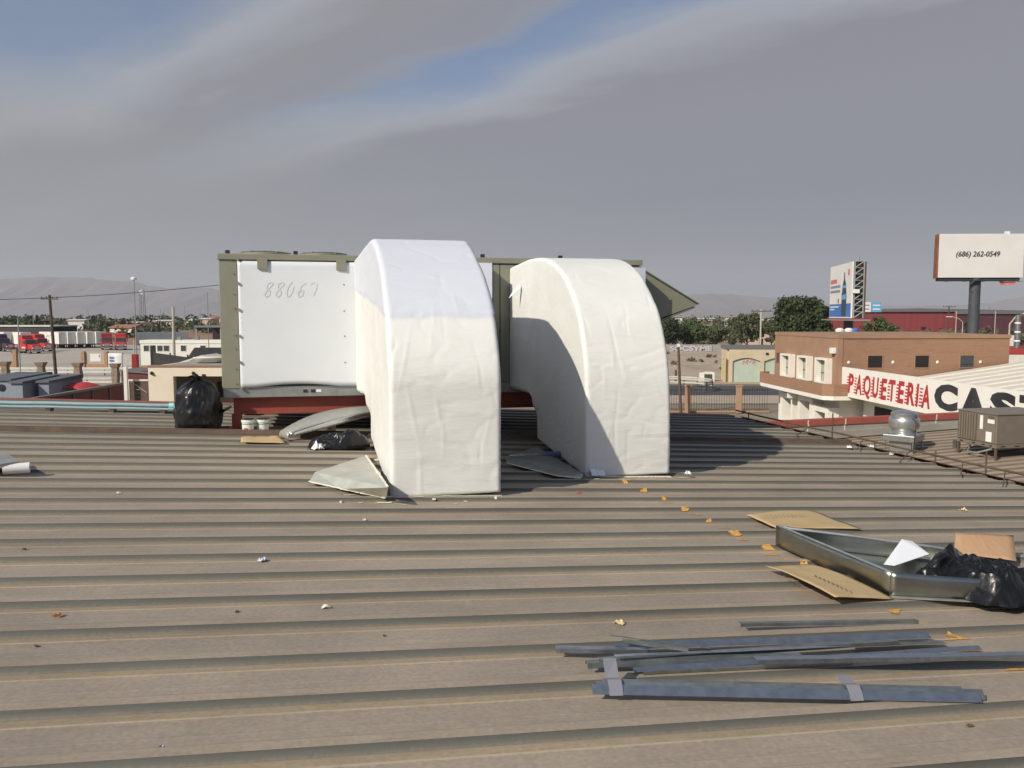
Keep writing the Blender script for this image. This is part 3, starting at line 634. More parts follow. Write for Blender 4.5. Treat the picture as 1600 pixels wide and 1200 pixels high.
def crumple(name, label, cat, loc, size, mat, seed, group=None, nseg=9, amp=.45):
    rnd = random.Random(seed); o = Vector((seed * 3.7, seed * 1.3, 0))
    def fn(a, b):
        x, y = (a - .5) * size[0], (b - .5) * size[1]
        z = size[2] * (.15 + .85 * abs(noise.noise(Vector((a * 2.5, b * 2.5, 0)) + o)) * 2 * (1 - (2 * a - 1) ** 4))
        return (x + amp * size[0] * .4 * noise.noise(Vector((a * 3, b * 3, 4)) + o), y + amp * size[1] * .4 * noise.noise(Vector((a * 3, b * 3, 8)) + o), max(z, .002))
    ob = grid_obj(name, fn, nseg, nseg, mat, None, smooth=False, thick=.002, loc=loc, rz=rnd.random() * 6)
    return tag(ob, label, cat, group)

for i, (x, y, w, d) in enumerate([(598, 781, .16, .05), (575, 774, .10, .04), (503, 757, .16, .04), (545, 769, .10, .05), (622, 779, .14, .05), (655, 777, .08, .03), (700, 776, .12, .04), (728, 779, .05, .03), (768, 773, .12, .05), (775, 777, .04, .05), (563, 781, .05, .03),
                                  (932, 749, .10, .04), (985, 748, .12, .03), (1042, 746, .10, .05), (1068, 743, .14, .04), (905, 748, .10, .03), (590, 716, .08, .05), (632, 784, .03, .02), (712, 783, .03, .02), (690, 788, .025, .02), (1018, 749, .05, .03)]):
    smear(x, y, w, d, 300 + i, 'coating_splash', m_drip, .006)
# caulking gun and tube between the ducts
p = roofp(850, 713, .03); t = thing('sealant_cartridge', 'blue sealant cartridge lying on the flashing between the ducts', 'cartridge', p + Vector((0, 0, .02)), YAW + .05)
m_blue = M('blue_label', (.10, .12, .22), (.13, .15, .26), 6, rough=.4)
MB().tube([(0, 0, .0), (.24, 0, -.0)], .036, 14).build('tube', m_blue, t, smooth=True, auto=True); MB().tube([(-.10, 0, 0), (-.03, 0, 0), (0, 0, 0)], [.006, .013, .03], 10).build('nozzle', m_tape, t, smooth=True)
box('end_cap', m_grey, t, .241, .25, -.03, .03, -.03, .03, bevel=.01)
p = roofp(818, 714, .03); o = grid_obj('metal_offcut', lambda a, b: (a * .36, b * .09, .012 + .03 * b * (1 - b)), 6, 4, m_galv_new, None, smooth=False, thick=.003, loc=p - Vector((.17, 0, 0)), rz=YAW)
tag(o, 'pale thin metal offcut beside the blue cartridge between the ducts', 'offcut')
for i, (x, y, lb) in enumerate([(930, 742, 'crumpled foil scrap at the shaded front corner of the farther duct'), (1075, 742, 'small pale scrap at the edge of the shadow right of the farther duct')]):
    crumple('foil_scrap', lb, 'scrap', roofp(x, y, .004), (.20, .16, .07) if i == 0 else (.07, .06, .05), m_foil, 60 + i)

# ================================================================ rubbish bag, pails, curved gore
def bag(name, label, loc, rx, ry, h, seed, rz=0.0, knot=True):
    t = thing(name, label, 'rubbish bag', loc, rz); n, m = 64, 48; vs = []
    prof = [(.0, 0), (.86, .0), (.97, .05), (1.0, .18), (1.0, .35), (.97, .55), (.90, .72), (.72, .86), (.45, .94), (.20, .975), (.10, 1.0)]
    for j in range(m + 1):
        tt = j / m * (len(prof) - 1); i0 = min(int(tt), len(prof) - 2); f = tt - i0
        r = prof[i0][0] * (1 - f) + prof[i0 + 1][0] * f; z = prof[i0][1] * (1 - f) + prof[i0 + 1][1] * f
        for i in range(n):
            a = 2 * math.pi * i / n; p = Vector((math.cos(a) * 1.4, math.sin(a) * 1.4, z * 2.4)) + Vector((seed, seed * 2, 0))
            k = 1 + .13 * noise.noise(p) + .07 * noise.noise(p * 2.6) + .04 * noise.noise(p * 6) + .10 * (1 - abs(noise.noise(Vector((p.x * 3, p.y * 3, p.z * 1.1))))) ** 2
            if z > .85: k += .25 * (z - .85) / .15 * math.sin(a * 9 + seed)
            vs.append((rx * r * k * math.cos(a), ry * r * k * math.sin(a), h * z * (1 + .05 * noise.noise(p * 1.3)) if z > .06 else h * z))
    fs = [(j * n + i, j * n + (i + 1) % n, (j + 1) * n + (i + 1) % n, (j + 1) * n + i) for j in range(m) for i in range(n)]
    fs.append(tuple(m * n + i for i in range(n)))
    MB().add(vs, fs).build('bag_body', m_bag, t, smooth=True)
    if knot:
        vs = []; q = 20
        for j, (r, z) in enumerate(((.03, .93), (.035, 1.0), (.07, 1.05), (.10, 1.07))):
            for i in range(q):
                a = 2 * math.pi * i / q; k = 1 + .5 * math.sin(a * 5 + j) * (j / 3); vs.append((r * k * math.cos(a), r * k * math.sin(a), h * z + .02 * math.sin(a * 3 + seed)))
        MB().add(vs, [(j * q + i, j * q + (i + 1) % q, (j + 1) * q + (i + 1) % q, (j + 1) * q + i) for j in range(3) for i in range(q)]).build('bag_neck', m_bag, t, smooth=True)
    return t
bag('rubbish_bag', 'full black rubbish bag standing beside the left end of the air handler', roofp(311, 672), .285, .28, .70, 1.3)
def pail(label, loc, group, s=1.0):
    t = thing('paint_pail', label, 'pail', loc, random.uniform(-.4, .4), group); r, h = .085 * s, .195 * s
    MB().lathe([(r * .84, 0), (r * .86, .004), (r * .93, h * .55), (r * .96, h * .82), (r * 1.04, h * .83), (r * 1.05, h * .90), (r * 1.0, h * .91), (r * 1.03, h * .985), (r * .98, h), (r * .9, h)], 28).build('bucket', m_white, t, smooth=True, auto=True)
    MB().lathe([(r * .945, h * .66), (r * .962, h * .665), (r * .975, h * .74), (r * .958, h * .745)], 28, cap=False).build('label_band', m_green, t)
    MB().lathe([(r * 1.02, h + .001), (r * 1.04, h + .005), (r * .98, h + .009), (.01, h + .009)], 28).build('lid', m_grey if s > 1 else m_black, t, smooth=True, auto=True)
    k = MB()
    for i in range(5):
        a0 = -math.pi / 2 - .35 + i * .15; rr = r * .925
        k.add([(rr * math.cos(a0), rr * math.sin(a0), h * .3), (rr * math.cos(a0 + .13), rr * math.sin(a0 + .13), h * .3), (rr * 1.02 * math.cos(a0 + .13), rr * 1.02 * math.sin(a0 + .13), h * (.42 + .06 * math.sin(i * 2))), (rr * 1.02 * math.cos(a0), rr * 1.02 * math.sin(a0), h * (.42 + .06 * math.sin(i)))], [(0, 1, 2, 3)])
    k.build('print', m_redprint if 'red' in label else m_grey, t)
    MB().tube([(r * 1.05 * math.cos(a), r * .15 - .0, h * .86 + r * 1.05 * -.45 * math.sin(a)) for a in np.linspace(0, math.pi, 12)], .003, 5).build('bail', m_grey, t)
    return t
pail('white paint pail with a red print, left of the two under the beam', roofp(388, 677.5), 'paint pails under the stand')
pail('white paint pail with a grey print, right of the two under the beam', roofp(411, 677), 'paint pails under the stand')
pail('pale pail almost hidden behind the curved sheet under the stand', roofp(516, 676), 'paint pails under the stand')
# curved sheet metal gore over black bags
def gore():
    A = roofp(457, 690, .0); B = roofp(572, 683, .0); d = (B - A); L = d.length + .35; ang = math.atan2(d.y, d.x)
    t = thing('curved_sheet_panel', 'curved galvanised sheet panel lying under the stand over black bags', 'sheet metal', A, ang)
    def top(a, b): 
        x = L * a; w = .10 + .62 * math.sin(math.pi * min(1, a * .62 + .06)) ** .8
        return (x, -.02 + b * w + .10 * (1 - a) ** 2, .10 + .20 * math.sin(math.pi * .55 * a) + .03 * math.sin(math.pi * b))
    grid_obj('top_face', top, 24, 10, m_galv_dull, t, thick=.003)
    def lip(a, b):
        x, y, z = top(a, 0); return (x + .01 * b, y - .012 - .01 * b, z - .001 - b * (.02 + .055 * math.sin(math.pi * min(1, a * .9 + .1))))
    grid_obj('edge_flange', lip, 24, 3, m_galv_new, t, thick=.003)
    def end(a, b):
        x, y, z = top(0, b); return (x - .002 - .02 * math.sin(math.pi * a), y, z * a + .003)
    grid_obj('end_plate', end, 4, 8, m_galv_dull, t, thick=.003)
gore()
def heap(name, label, loc, sx, sy, h, seed, rz, mat=None):
    def fn(a, b):
        x, y = (a - .5) * 2, (b - .5) * 2; r2 = x * x + y * y; e = max(0, 1 - r2) ** .45; p = Vector((a * 3.2, b * 3.2, seed))
        s = 1 + .15 * noise.noise(p * .8)
        z = h * e * (.55 + .55 * noise.noise(p * .9) + .28 * abs(noise.noise(p * 2.3)) + .12 * abs(noise.noise(p * 5)))
        k = min(1, 1 / math.sqrt(max(r2, 1e-6)))
        return (sx * x * k * s, sy * y * k * s, max(.004 + .004 * noise.noise(p * 4), z))
    o = grid_obj(name, fn, 60, 60, mat or m_bag, None, loc=loc, rz=rz); return tag(o, label, 'rubbish bag')
heap('rubbish_bag', 'slumped black bag tucked beneath the curved galvanised panel', roofp(530, 699), .36, .20, .26, 3.0, YAW)
crumple('plastic_scrap', 'pale plastic scrap poking from the black bag under the curved panel', 'scrap', roofp(497, 703, .003), (.12, .09, .10), m_foil, 5)
# cardboard scrap in front of the pails
def cardboard(name, label, corners, mat, curl, seed, h=.006, sub=14, th=.004):
    P = [roofp(x, y, h) for x, y in corners]; o0 = P[0].copy()
    def fn(a, b):
        p = P[0].lerp(P[1], a).lerp(P[3].lerp(P[2], a), b) - o0
        return (p.x, p.y, p.z + curl(a, b) + .006 * noise.noise((a * 3, b * 3, seed)))
    o = grid_obj(name, fn, sub, sub, mat, None, thick=th, loc=o0); return tag(o, label, 'cardboard')
cardboard('cardboard_scrap', 'thin cardboard strip lying in front of the paint pails', [(376, 692), (446, 693), (436, 683), (377, 684)], m_card, lambda a, b: .008 + .012 * max(0, math.sin(a * 9)) * b, 3)
# power cable from bag side
MB().tube([roofp(345, 645, .22), roofp(352, 640, .30), roofp(360, 636, .38)], .02, 8).build('flexible_conduit', m_black); tag(bpy.data.objects['flexible_conduit'], 'short black conduit between the standing rubbish bag and the red stand', 'conduit')

# aqua pipes along the far edge
for k, (ya, yb, lb, r) in enumerate(((629, 634, 'upper aqua plastic pipe running along the far left roof edge', .032), (634.5, 639.5, 'thinner lower aqua plastic pipe running along the far left roof edge', .022))):
    h = .10 if k == 0 else .06
    ua, va = ruv(-60, ya - .9, h); ub, vb = ruv(271, yb, h)
    p0 = W(ua, va, RZ(ua, va) + h); p1 = W(ub, vb, RZ(ub, vb) + h); o0 = p0
    t = thing('plastic_pipe', lb, 'pipe', o0, 0, 'pipes along the roof edge')
    MB().tube([p0.lerp(p1, q) - o0 + Vector((0, 0, .003 * math.sin(q * 19))) for q in np.linspace(0, 1, 20)], r, 12).build('tube', m_pvc, t, smooth=True, auto=True)
    for q in (.1, .4, .7, .95):
        c = p0.lerp(p1, q) - o0; box('support_block', m_rust_dk, t, c.x - .04, c.x + .04, c.y - .05, c.y + .05, c.z - h - .0, c.z - r - .001)
    if k == 0:
        c = p1 - o0; MB().tube([c - Vector((.06, 0, 0)), c + Vector((.02, 0, 0)), c + Vector((.05, .0, -.02)), c + Vector((.05, 0, -.09))], r * 1.5, 12).build('elbow', m_mint, t, smooth=True)
# grey panel and white roll at the left margin
u, v = ruv(10, 741)
t = thing('propped_sheet', 'grey metal panel propped at the left margin over the white roll', 'panel', W(u, v, RZ(u, v)), YAW + R(28))
MB().hexa([(-1.2, -.02, .004), (.10, -.02, .09), (.10, .55, .10), (-1.2, .55, .02)], [(-1.2, -.02, .03), (.10, -.02, .115), (.10, .55, .125), (-1.2, .55, .045)]).build('sheet', m_galv_dull, t)
u, v = ruv(28, 740)
t = thing('white_roll', 'white paper roll lying beside the grey panel at the left margin', 'roll', W(u, v, RZ(u, v) + .052), YAW + R(12))
MB().tube([(-.12, 0, 0), (.10, 0, 0)], .05, 20).build('paper', m_white, t, smooth=True, auto=True)
MB().tube([(.1005, 0, 0), (.104, 0, 0)], .022, 14).build('core', m_grey, t)

# ================================================================ tray, cardboard, bag on the right
def prints(o, c, du, dv, n, seed, w=.02):
    rnd = random.Random(seed); mb = MB()
    for i in range(n):
        p = c + du * (i / n); k = rnd.random()
        a, b = du.normalized() * w, dv.normalized() * (w * 1.6)
        def q(s, t): return p + a * s + b * t
        if k < .5:
            for (s0, t0, s1, t1) in ((0, 0, .8, .25), (0, .75, .8, 1), (0, .25, .25, .75), (.55, .25, .8, .75)): mb.add([q(s0, t0), q(s1, t0), q(s1, t1), q(s0, t1)], [(0, 1, 2, 3)])
        else:
            for (s0, t0, s1, t1) in ((0, 0, .25, 1), (.25, .4, .8, .6), (.25, .8, .8, 1)): mb.add([q(s0, t0), q(s1, t0), q(s1, t1), q(s0, t1)], [(0, 1, 2, 3)])
    return mb.build('faded_print', m_ink, o)
c1 = cardboard('cardboard_sheet', 'flat tan cardboard sheet behind the galvanised tray', [(1166, 806), (1212, 826), (1345, 828), (1270, 800)], m_card, lambda a, b: .010 + .02 * (1 - a) * math.sin(b * 3.1), 5)
def lp(o, x, y, h): return roofp(x, y, h) - o.location
prints(c1, lp(c1, 1192, 807, .046), lp(c1, 1262, 805, .046) - lp(c1, 1192, 807, .046), Vector((0, 1, 0)), 11, 2, .02)
c2 = cardboard('cardboard_sheet', 'flat tan cardboard sheet with faded print in front of the galvanised tray', [(1195, 888), (1304, 947), (1396, 937), (1270, 886)], m_card, lambda a, b: .018 + .05 * a * (1 - b) + .015 * math.sin(a * 4), 6)
prints(c2, lp(c2, 1273, 898, .060), lp(c2, 1335, 925, .060) - lp(c2, 1273, 898, .060), Vector((-.4, -1, 0)), 9, 4, .024)
prints(c2, lp(c2, 1225, 899, .05), lp(c2, 1250, 908, .05) - lp(c2, 1225, 899, .05), Vector((-.4, -1, 0)), 5, 8, .015)
c3 = cardboard('cardboard_piece', 'reddish-brown cardboard flap sticking out behind the slumped black bag', [(1490, 868), (1588, 881), (1582, 866), (1492, 862)], m_card2, lambda a, b: .02 + .13 * b, 7, sub=8)

A, B, C_, D = roofp(1212, 851, .004), roofp(1390, 932, .004), roofp(1552, 940, .02), roofp(1492, 884, .01)
o0 = A.copy(); A, B, C_, D = [p - o0 for p in (A, B, C_, D)]
tray = thing('sheet_metal_tray', 'open galvanised sheet metal duct section lying on cardboard', 'sheet metal', o0)
def side(name, a, b, ha, hb, mat, out=0.0, sag=0.0):
    d = (b - a).normalized(); n = Vector((d.y, -d.x, 0))
    def fn(s, t):
        p = a.lerp(b, s); return p + Vector((0, 0, (ha + (hb - ha) * s) * t)) + n * (out * t + sag * math.sin(math.pi * s) * math.sin(math.pi * t))
    return grid_obj(name, fn, 16, 5, mat, tray, thick=.003)
HT = .155
s1 = side('side_sheet', A, B, HT, HT, m_tray, .0, .008); side('side_sheet', B + Vector((.004, 0, 0)), C_, HT, HT * .9, m_tray, .0, .01)
side('side_sheet', D, A + Vector((.004, .004, 0)), HT * .85, HT, m_tray, .0, .01); side('side_sheet', C_ + Vector((0, .006, 0)), D - Vector((0, .006, 0)), HT * .9, HT * .85, m_tray)
MB().add([A + Vector((0, 0, .006)), B + Vector((0, 0, .006)), C_ + Vector((0, 0, .006)), D + Vector((0, 0, .006))], [(0, 1, 2, 3)]).build('bottom_sheet', m_tray, tray)
d = (B - A).normalized(); nn = Vector((d.y, -d.x, 0))
MB().hexa([A + Vector((0, 0, HT - .004)), B + Vector((0, 0, HT - .004)), B + Vector((0, 0, HT - .004)) - nn * .02, A + Vector((0, 0, HT - .004)) - nn * .02],
          [A + Vector((0, 0, HT + .004)), B + Vector((0, 0, HT + .004)), B + Vector((0, 0, HT + .004)) - nn * .02, A + Vector((0, 0, HT + .004)) - nn * .02]).build('folded_rim', m_galv_dull, tray)
d2 = (C_ - B).normalized(); n2 = Vector((d2.y, -d2.x, 0)) * .035
MB().hexa([B, C_, C_ + n2, B + n2], [p + Vector((0, 0, .005)) for p in (B, C_, C_ + n2, B + n2)]).build('bottom_flange', m_galv_dull, tray)
# folded bright sheet inside the tray
p = roofp(1412, 893, .02); f = [roofp(1381, 882, .05), roofp(1409, 843, .16), roofp(1425, 846, .15), roofp(1452, 866, .12), roofp(1398, 884, .06)]
o = MB().add([q - p for q in f], [(0, 1, 4), (1, 2, 3, 4)]).build('folded_sheet', m_foil, None, loc=p); o.modifiers.new('t', 'SOLIDIFY').thickness = .003
tag(o, 'bright folded white sheet standing inside the galvanised tray', 'sheet metal')
def draped_bag():
    P = [roofp(1402, 890, .14), roofp(1570, 957, .0), roofp(1680, 945, .0), roofp(1500, 868, .08)]; o0 = roofp(1500, 930)
    def fn(a, b):
        p = P[0].lerp(P[1], b).lerp(P[3].lerp(P[2], b), a); q = Vector((a * 4, b * 4, 2.2))
        rim = min(1, 6 * a, 6 * (1 - a), 6 * b, 6 * (1 - b))
        u, v = UV(p); flo = RZ(u, v) + .004
        z = flo + (.02 + rim * (.13 + .13 * noise.noise(q * .7) + .09 * abs(noise.noise(q * 1.7)) + .05 * abs(noise.noise(q * 3.6))))
        z = max(z, flo + .17 * max(0, 1 - b * 2.6) * rim + .004)
        return (p.x - o0.x + .05 * noise.noise(q * 1.2), p.y - o0.y + .06 * noise.noise(q * 1.4 + Vector((5, 0, 0))), z - o0.z)
    o = grid_obj('rubbish_bag', fn, 84, 84, m_bag, None, loc=o0); tag(o, 'shiny black plastic bag slumped across the galvanised tray', 'rubbish bag')
draped_bag()

# ================================================================ loose strips and studs
def strip(name, label, x0, y0, x1, y1, w, kind, mat, h=(.0, .0), group='loose metal strips', bow=0.0, flange=.025, seed=0):
    a, b = roofp(x0, y0, h[0]), roofp(x1, y1, h[1]); d = (b - a); L = d.length; d = d / L
    t_ = Vector((0, 0, 1)); n = d.cross(t_).normalized()       # towards the camera side
    up = n.cross(d).normalized()
    prof = {'flat': [(w / 2, 0.004), (-w / 2, .004)], 'angle': [(w / 2, .004), (w / 2, flange + .004), (-w / 2, flange + .002)],
            'roof': [(w / 2, .003), (0.0, flange), (-w / 2, .003)], 'hat': [(w / 2 + .012, .003), (w / 2, .004), (w / 2 - .004, flange), (-w / 2 + .004, flange), (-w / 2, .004)],
            'channel': [(w / 2 - .001, .004), (w / 2, flange), (w / 2 - .012, flange), (w / 2 - .02, .006), (-w / 2 + .02, .006), (-w / 2 + .012, flange), (-w / 2, flange), (-w / 2 + .001, .004)]}[kind]
    m = len(prof); nseg = 18; vs = []
    for i in range(nseg + 1):
        s = i / nseg; p = d * (L * s) + Vector((0, 0, bow * math.sin(math.pi * s))) + n * (.01 * noise.noise((s * 2, seed, 1)))
        for q, z in prof: vs.append(p + n * q + up * (z + .002 * noise.noise((s * 6, q * 20, seed))))
    fs = [(i * m + j, i * m + j + 1, (i + 1) * m + j + 1, (i + 1) * m + j) for i in range(nseg) for j in range(m - 1)]
    o = MB().add(vs, fs).build(name, mat, None, loc=a); md = o.modifiers.new('t', 'SOLIDIFY'); md.thickness = .0018; md.offset = 0
    return tag(o, label, 'metal strip', group)
strip('metal_strip', 'single thin strip lying apart behind the strip bundle', 1155, 979, 1432, 974, .035, 'angle', m_strip2, (.0, .0), flange=.018)
strip('metal_strip', 'short channel strip sticking out furthest left from the bundle', 868, 1019, 1010, 1021, .04, 'channel', m_strip, (0, .01))
strip('metal_strip', 'widest blue-grey strip on top along the back of the bundle', 962, 1012, 1448, 994, .075, 'roof', m_strip, (.022, .018), flange=.024)
strip('metal_strip', 'dull angle strip along the middle of the bundle', 936, 1036, 1400, 1006, .04, 'angle', m_strip2, (.008, .02), flange=.018)
strip('metal_strip', 'brownish strip whose square end juts out at the bundle’s left', 916, 1041, 1250, 1028, .045, 'hat', m_strip2, (.0, .012), flange=.022)
strip('metal_strip', 'blue-grey strip along the front of the bundle with a white scuffed end', 988, 1048, 1528, 1013, .055, 'roof', m_strip, (.01, .01), flange=.016)
strip('metal_strip', 'long pale strip running from the bundle out past the right margin', 1180, 1036, 1640, 1027, .05, 'angle', m_strip, (.04, .05), flange=.02)
strip('metal_strip', 'narrow bright strip wedged between the two wide strips', 960, 1026, 1330, 1010, .028, 'flat', m_galv_new, (.05, .03))
strip('metal_strip', 'thin wire-like strip crossing the top of the bundle', 953, 994, 1110, 1014, .012, 'flat', m_strip2, (.07, .05))
strip('metal_strip', 'narrow dull strip lying aslant across the bundle’s left end', 972, 1004, 1075, 1018, .03, 'angle', m_strip2, (.06, .05), flange=.012)
strip('metal_strip', 'dark short strip with its tip under the widest strip’s right end', 1330, 1008, 1474, 1004, .05, 'flat', m_strip2, (.012, .003))
strip('metal_strip', 'thin grey strip at the very front edge of the bundle', 1003, 1054, 1330, 1038, .022, 'angle', m_strip2, (.0, .0), flange=.012)
# taped pair of studs
sa_, sb_ = roofp(926, 1087, .0), roofp(1534, 1100, .0); dd = sb_ - sa_; LL = dd.length
stud = thing('taped_stud_bundle', 'long pair of metal studs bound with grey tape in front of the strips', 'metal studs', sa_, math.atan2(dd.y, dd.x))
slope = dd.z / LL
def chan(y0, w, h, x0, x1, mat, name, z=0.0):
    prof = [(y0, 0), (y0 + .030, h), (y0 + w * .6, h - .01), (y0 + w, .012), (y0 + w, 0)]
    vs = []; nseg = 16
    for i in range(nseg + 1):
        x = x0 + (x1 - x0) * i / nseg
        for y, zz in prof: vs.append((x, y + .004 * noise.noise((x, 3, y)), zz + z + .006 + slope * x))
    m = len(prof); o = MB().add(vs, [(i * m + j, i * m + j + 1, (i + 1) * m + j + 1, (i + 1) * m + j) for i in range(nseg) for j in range(m - 1)]).build(name, mat, stud)
    o.modifiers.new('t', 'SOLIDIFY').thickness = .0018; return o
chan(0, .066, .032, 0, LL, m_strip, 'stud'); chan(.022, .05, .034, .02, LL + .03, m_strip2, 'stud', .004); chan(.038, .03, .036, .05, LL - .06, m_strip2, 'stud', .008)
for x, tail in ((.105, True), (1.19, True)):
    z0 = slope * x
    MB().add([(x - .03, -.004, z0 + .004), (x + .03, -.004, z0 + .004), (x + .03, .012, z0 + .032), (x - .03, .012, z0 + .032), (x + .028, .04, z0 + .058), (x - .034, .04, z0 + .058), (x + .026, .078, z0 + .05), (x - .036, .078, z0 + .05), (x + .02, .135, z0 + .115 if x < .5 else z0 + .06), (x - .04, .13, z0 + .12 if x < .5 else z0 + .065)],
             [(0, 1, 2, 3), (3, 2, 4, 5), (5, 4, 6, 7), (7, 6, 8, 9)]).build('tape_wrap', m_tape, stud).modifiers.new('t', 'SOLIDIFY').thickness = .002
# small litter
m_leaf = M('dry_leaf', (.42, .17, .05), rough=.8); m_paperblue = M('blue_paper', (.38, .45, .55), (.6, .64, .7), 20, rough=.8); m_dirtbit = M('dark_bit', (.07, .05, .035), rough=.9); m_cream_bit = M('cream_bit', (.66, .62, .5), rough=.8); m_yel = M('yellow_bit', (.62, .45, .2), (.7, .62, .45), 30, rough=.8)
for i, (x, y, s, mt, lb) in enumerate([
    (411, 870, .075, m_paperblue, 'crumpled blue and white wrapper on the roof in front of the nearer duct'),
    (510, 942, .06, m_cream_bit, 'small cream crumb of coating with a dark shadow, mid left'),
    (250, 1161, .05, m_strip, 'bent bit of grey metal near the bottom left corner'),
    (89, 955, .055, m_leaf, 'orange dried leaf lying against a rib at the left'),
    (968, 967, .065, m_yel, 'tan crumpled scrap behind the strip bundle'),
    (1506, 794, .085, m_yel, 'yellowish crumpled scrap on the open roof at the right'),
    (1327, 700, .12, m_white, 'small white cup-like scrap near the rusted eave'),
    (1361, 698, .16, m_foil, 'white crumpled paper lying beside the rusted eave'),
    (1394, 708, .11, m_cream_bit, 'thin pale scrap on the rusted eave below the exhaust fan'),
    (570, 813, .05, m_cream_bit, 'white coating crumb below the saddle flashing'), (185, 766, .05, m_cream_bit, 'white coating crumb on the left part of the roof'),
    (678, 778, .05, m_cream_bit, 'white coating crumb right below the nearer duct'), (37, 852, .03, m_dirtbit, 'dark twig fragment at the left margin'), (1516, 1125, .03, m_rust, 'rusty flake near the right end of the taped studs'),
    (600, 985, .02, m_dirtbit, 'dark speck of dirt in the middle of the roof'), (57, 1001, .025, m_dirtbit, 'tiny dark seed on the roof at lower left'), (370, 948, .03, m_dirtbit, 'dark thin twig on the roof at left centre'),
    (533, 780, .05, m_cream_bit, 'white coating crumb under the left tip of the saddle flashing'), (903, 765, .03, m_redprint, 'small red scrap at the edge of the shadow between the ducts')]):
    crumple('paper_scrap', lb, 'litter', roofp(x, y, .0) + Vector((0, 0, (sheet_z(*ruv(x, y)) - RZ(*ruv(x, y))) + .002)), (s * .85, s * .55, s * .4), mt, 100 + i, 'litter on the roof', nseg=5)

# ================================================================ ground, roads, hills
m_ground = M('dry_ground', (.22, .175, .125), (.29, .235, .17), .02, rough=.95, dirt=(.10, .105, .06), dscale=.012, coord='Object')
m_dirt = M('bare_dirt', (.34, .27, .195), (.42, .34, .25), .15, rough=.95, bump=.3, bscale=1.0, dirt=(.20, .155, .11), dscale=.5)
m_yard = M('yard_concrete', (.36, .32, .27), (.42, .375, .315), .08, rough=.9, dirt=(.28, .25, .21), dscale=.06)
m_asphalt = M('asphalt', (.05, .05, .055), (.07, .07, .073), .4, rough=.85)
m_pave = M('pale_paving', (.36, .29, .22), (.42, .345, .27), .6, rough=.9)
m_paint = M('road_paint', (.65, .62, .5), rough=.8)
def sheet(name, pts, mat, kind='structure', label=None):
    o = MB().add(pts, [tuple(range(len(pts)))]).build(name, mat); return tag(o, label, None, None, kind)
sheet('ground', [(-9000, -600, -.06), (9000, -600, -.06), (9000, 9000, -.06), (-9000, 9000, -.06)], m_ground, label='dry tan ground reaching to the hills')
sheet('truck_yard', [(-190, 103, -.02), (-42, 103, -.02), (-42, 232, -.02), (-190, 232, -.02)], m_yard, label='pale concrete truck yard beyond the stone pillars')
sheet('road', [(-190, 84, 0), (120, 84, 0), (120, 96, 0), (-190, 96, 0)], m_asphalt, label='dark asphalt road beyond the iron fence')
sheet('road_shoulder', [(-190, 96.2, -.004), (-14, 96.2, -.004), (-14, 103, -.004), (-190, 103, -.004)], m_pave)
sheet('pavement', [(-190, 76, .0), (120, 76, .0), (120, 84, .0), (-190, 84, .0)], m_pave, label='pale pinkish pavement strip in front of the road')
for i in range(16):
    x = -60 + i * 9; sheet('lane_mark', [(x, 89.9, .004), (x + 3, 89.9, .004), (x + 3, 90.05, .004), (x, 90.05, .004)], m_paint)
def lot(a, b):
    x, y = 6 + 34 * a, 98 + 74 * b
    return (x, y, -.02 + .9 * b + .5 * max(0, noise.noise((x * .15, y * .1, 2))) * math.sin(math.pi * a) * math.sin(math.pi * b))
tag(grid_obj('dirt_lot', lot, 40, 50, m_dirt), 'bare sloping dirt lot below the graffiti wall', None, None, 'structure')
m_mtn = M('mountain_rock', (.10, .08, .072), (.17, .13, .11), .004, rough=1.0, dirt=(.06, .05, .045), dscale=.005)
def hills(name, pts, Y, seed, dep=1400, mat=None):
    xs = [p[0] for p in pts]; ys = [p[1] for p in pts]; n, m = 520, 26
    def fn(a, b):
        x = xs[0] + (xs[-1] - xs[0]) * a; y = float(np.interp(x, xs, ys)) + 1.6 * noise.noise((x * .045, seed, 1)) + .8 * noise.noise((x * .13, seed, 2))
        h = at(x, y, Y).z; yy = Y - dep * (1 - b) if b < 1 else Y
        X = (x - 800) / F * Y
        g = b ** 1.35; gul = .5 * abs(noise.noise((X * .0036, seed, b * .8))) + .35 * abs(noise.noise((X * .012, seed + 3, b * 1.7))) + .18 * abs(noise.noise((X * .03, seed + 7, b * 3)))
        return (X * (1 - .0 * b), yy, -2 + (h + 2) * g * (1 - gul * math.sin(math.pi * min(1, b * .97))))
    return tag(grid_obj(name, fn, n, m, mat or m_mtn), None, None, None, 'structure')
hills('mountains', [(-700, 452), (-300, 440), (-100, 436), (0, 436), (30, 434), (60, 432), (110, 432), (150, 433), (165, 436), (190, 438), (215, 440), (245, 446), (275, 449), (305, 447), (330, 449), (380, 462), (460, 474), (700, 478), (1000, 470), (1085, 459), (1130, 458), (1160, 461), (1220, 466), (1300, 473), (1400, 478), (1500, 476), (1560, 470), (1600, 461), (1700, 455), (1900, 462)], 7000, 3)
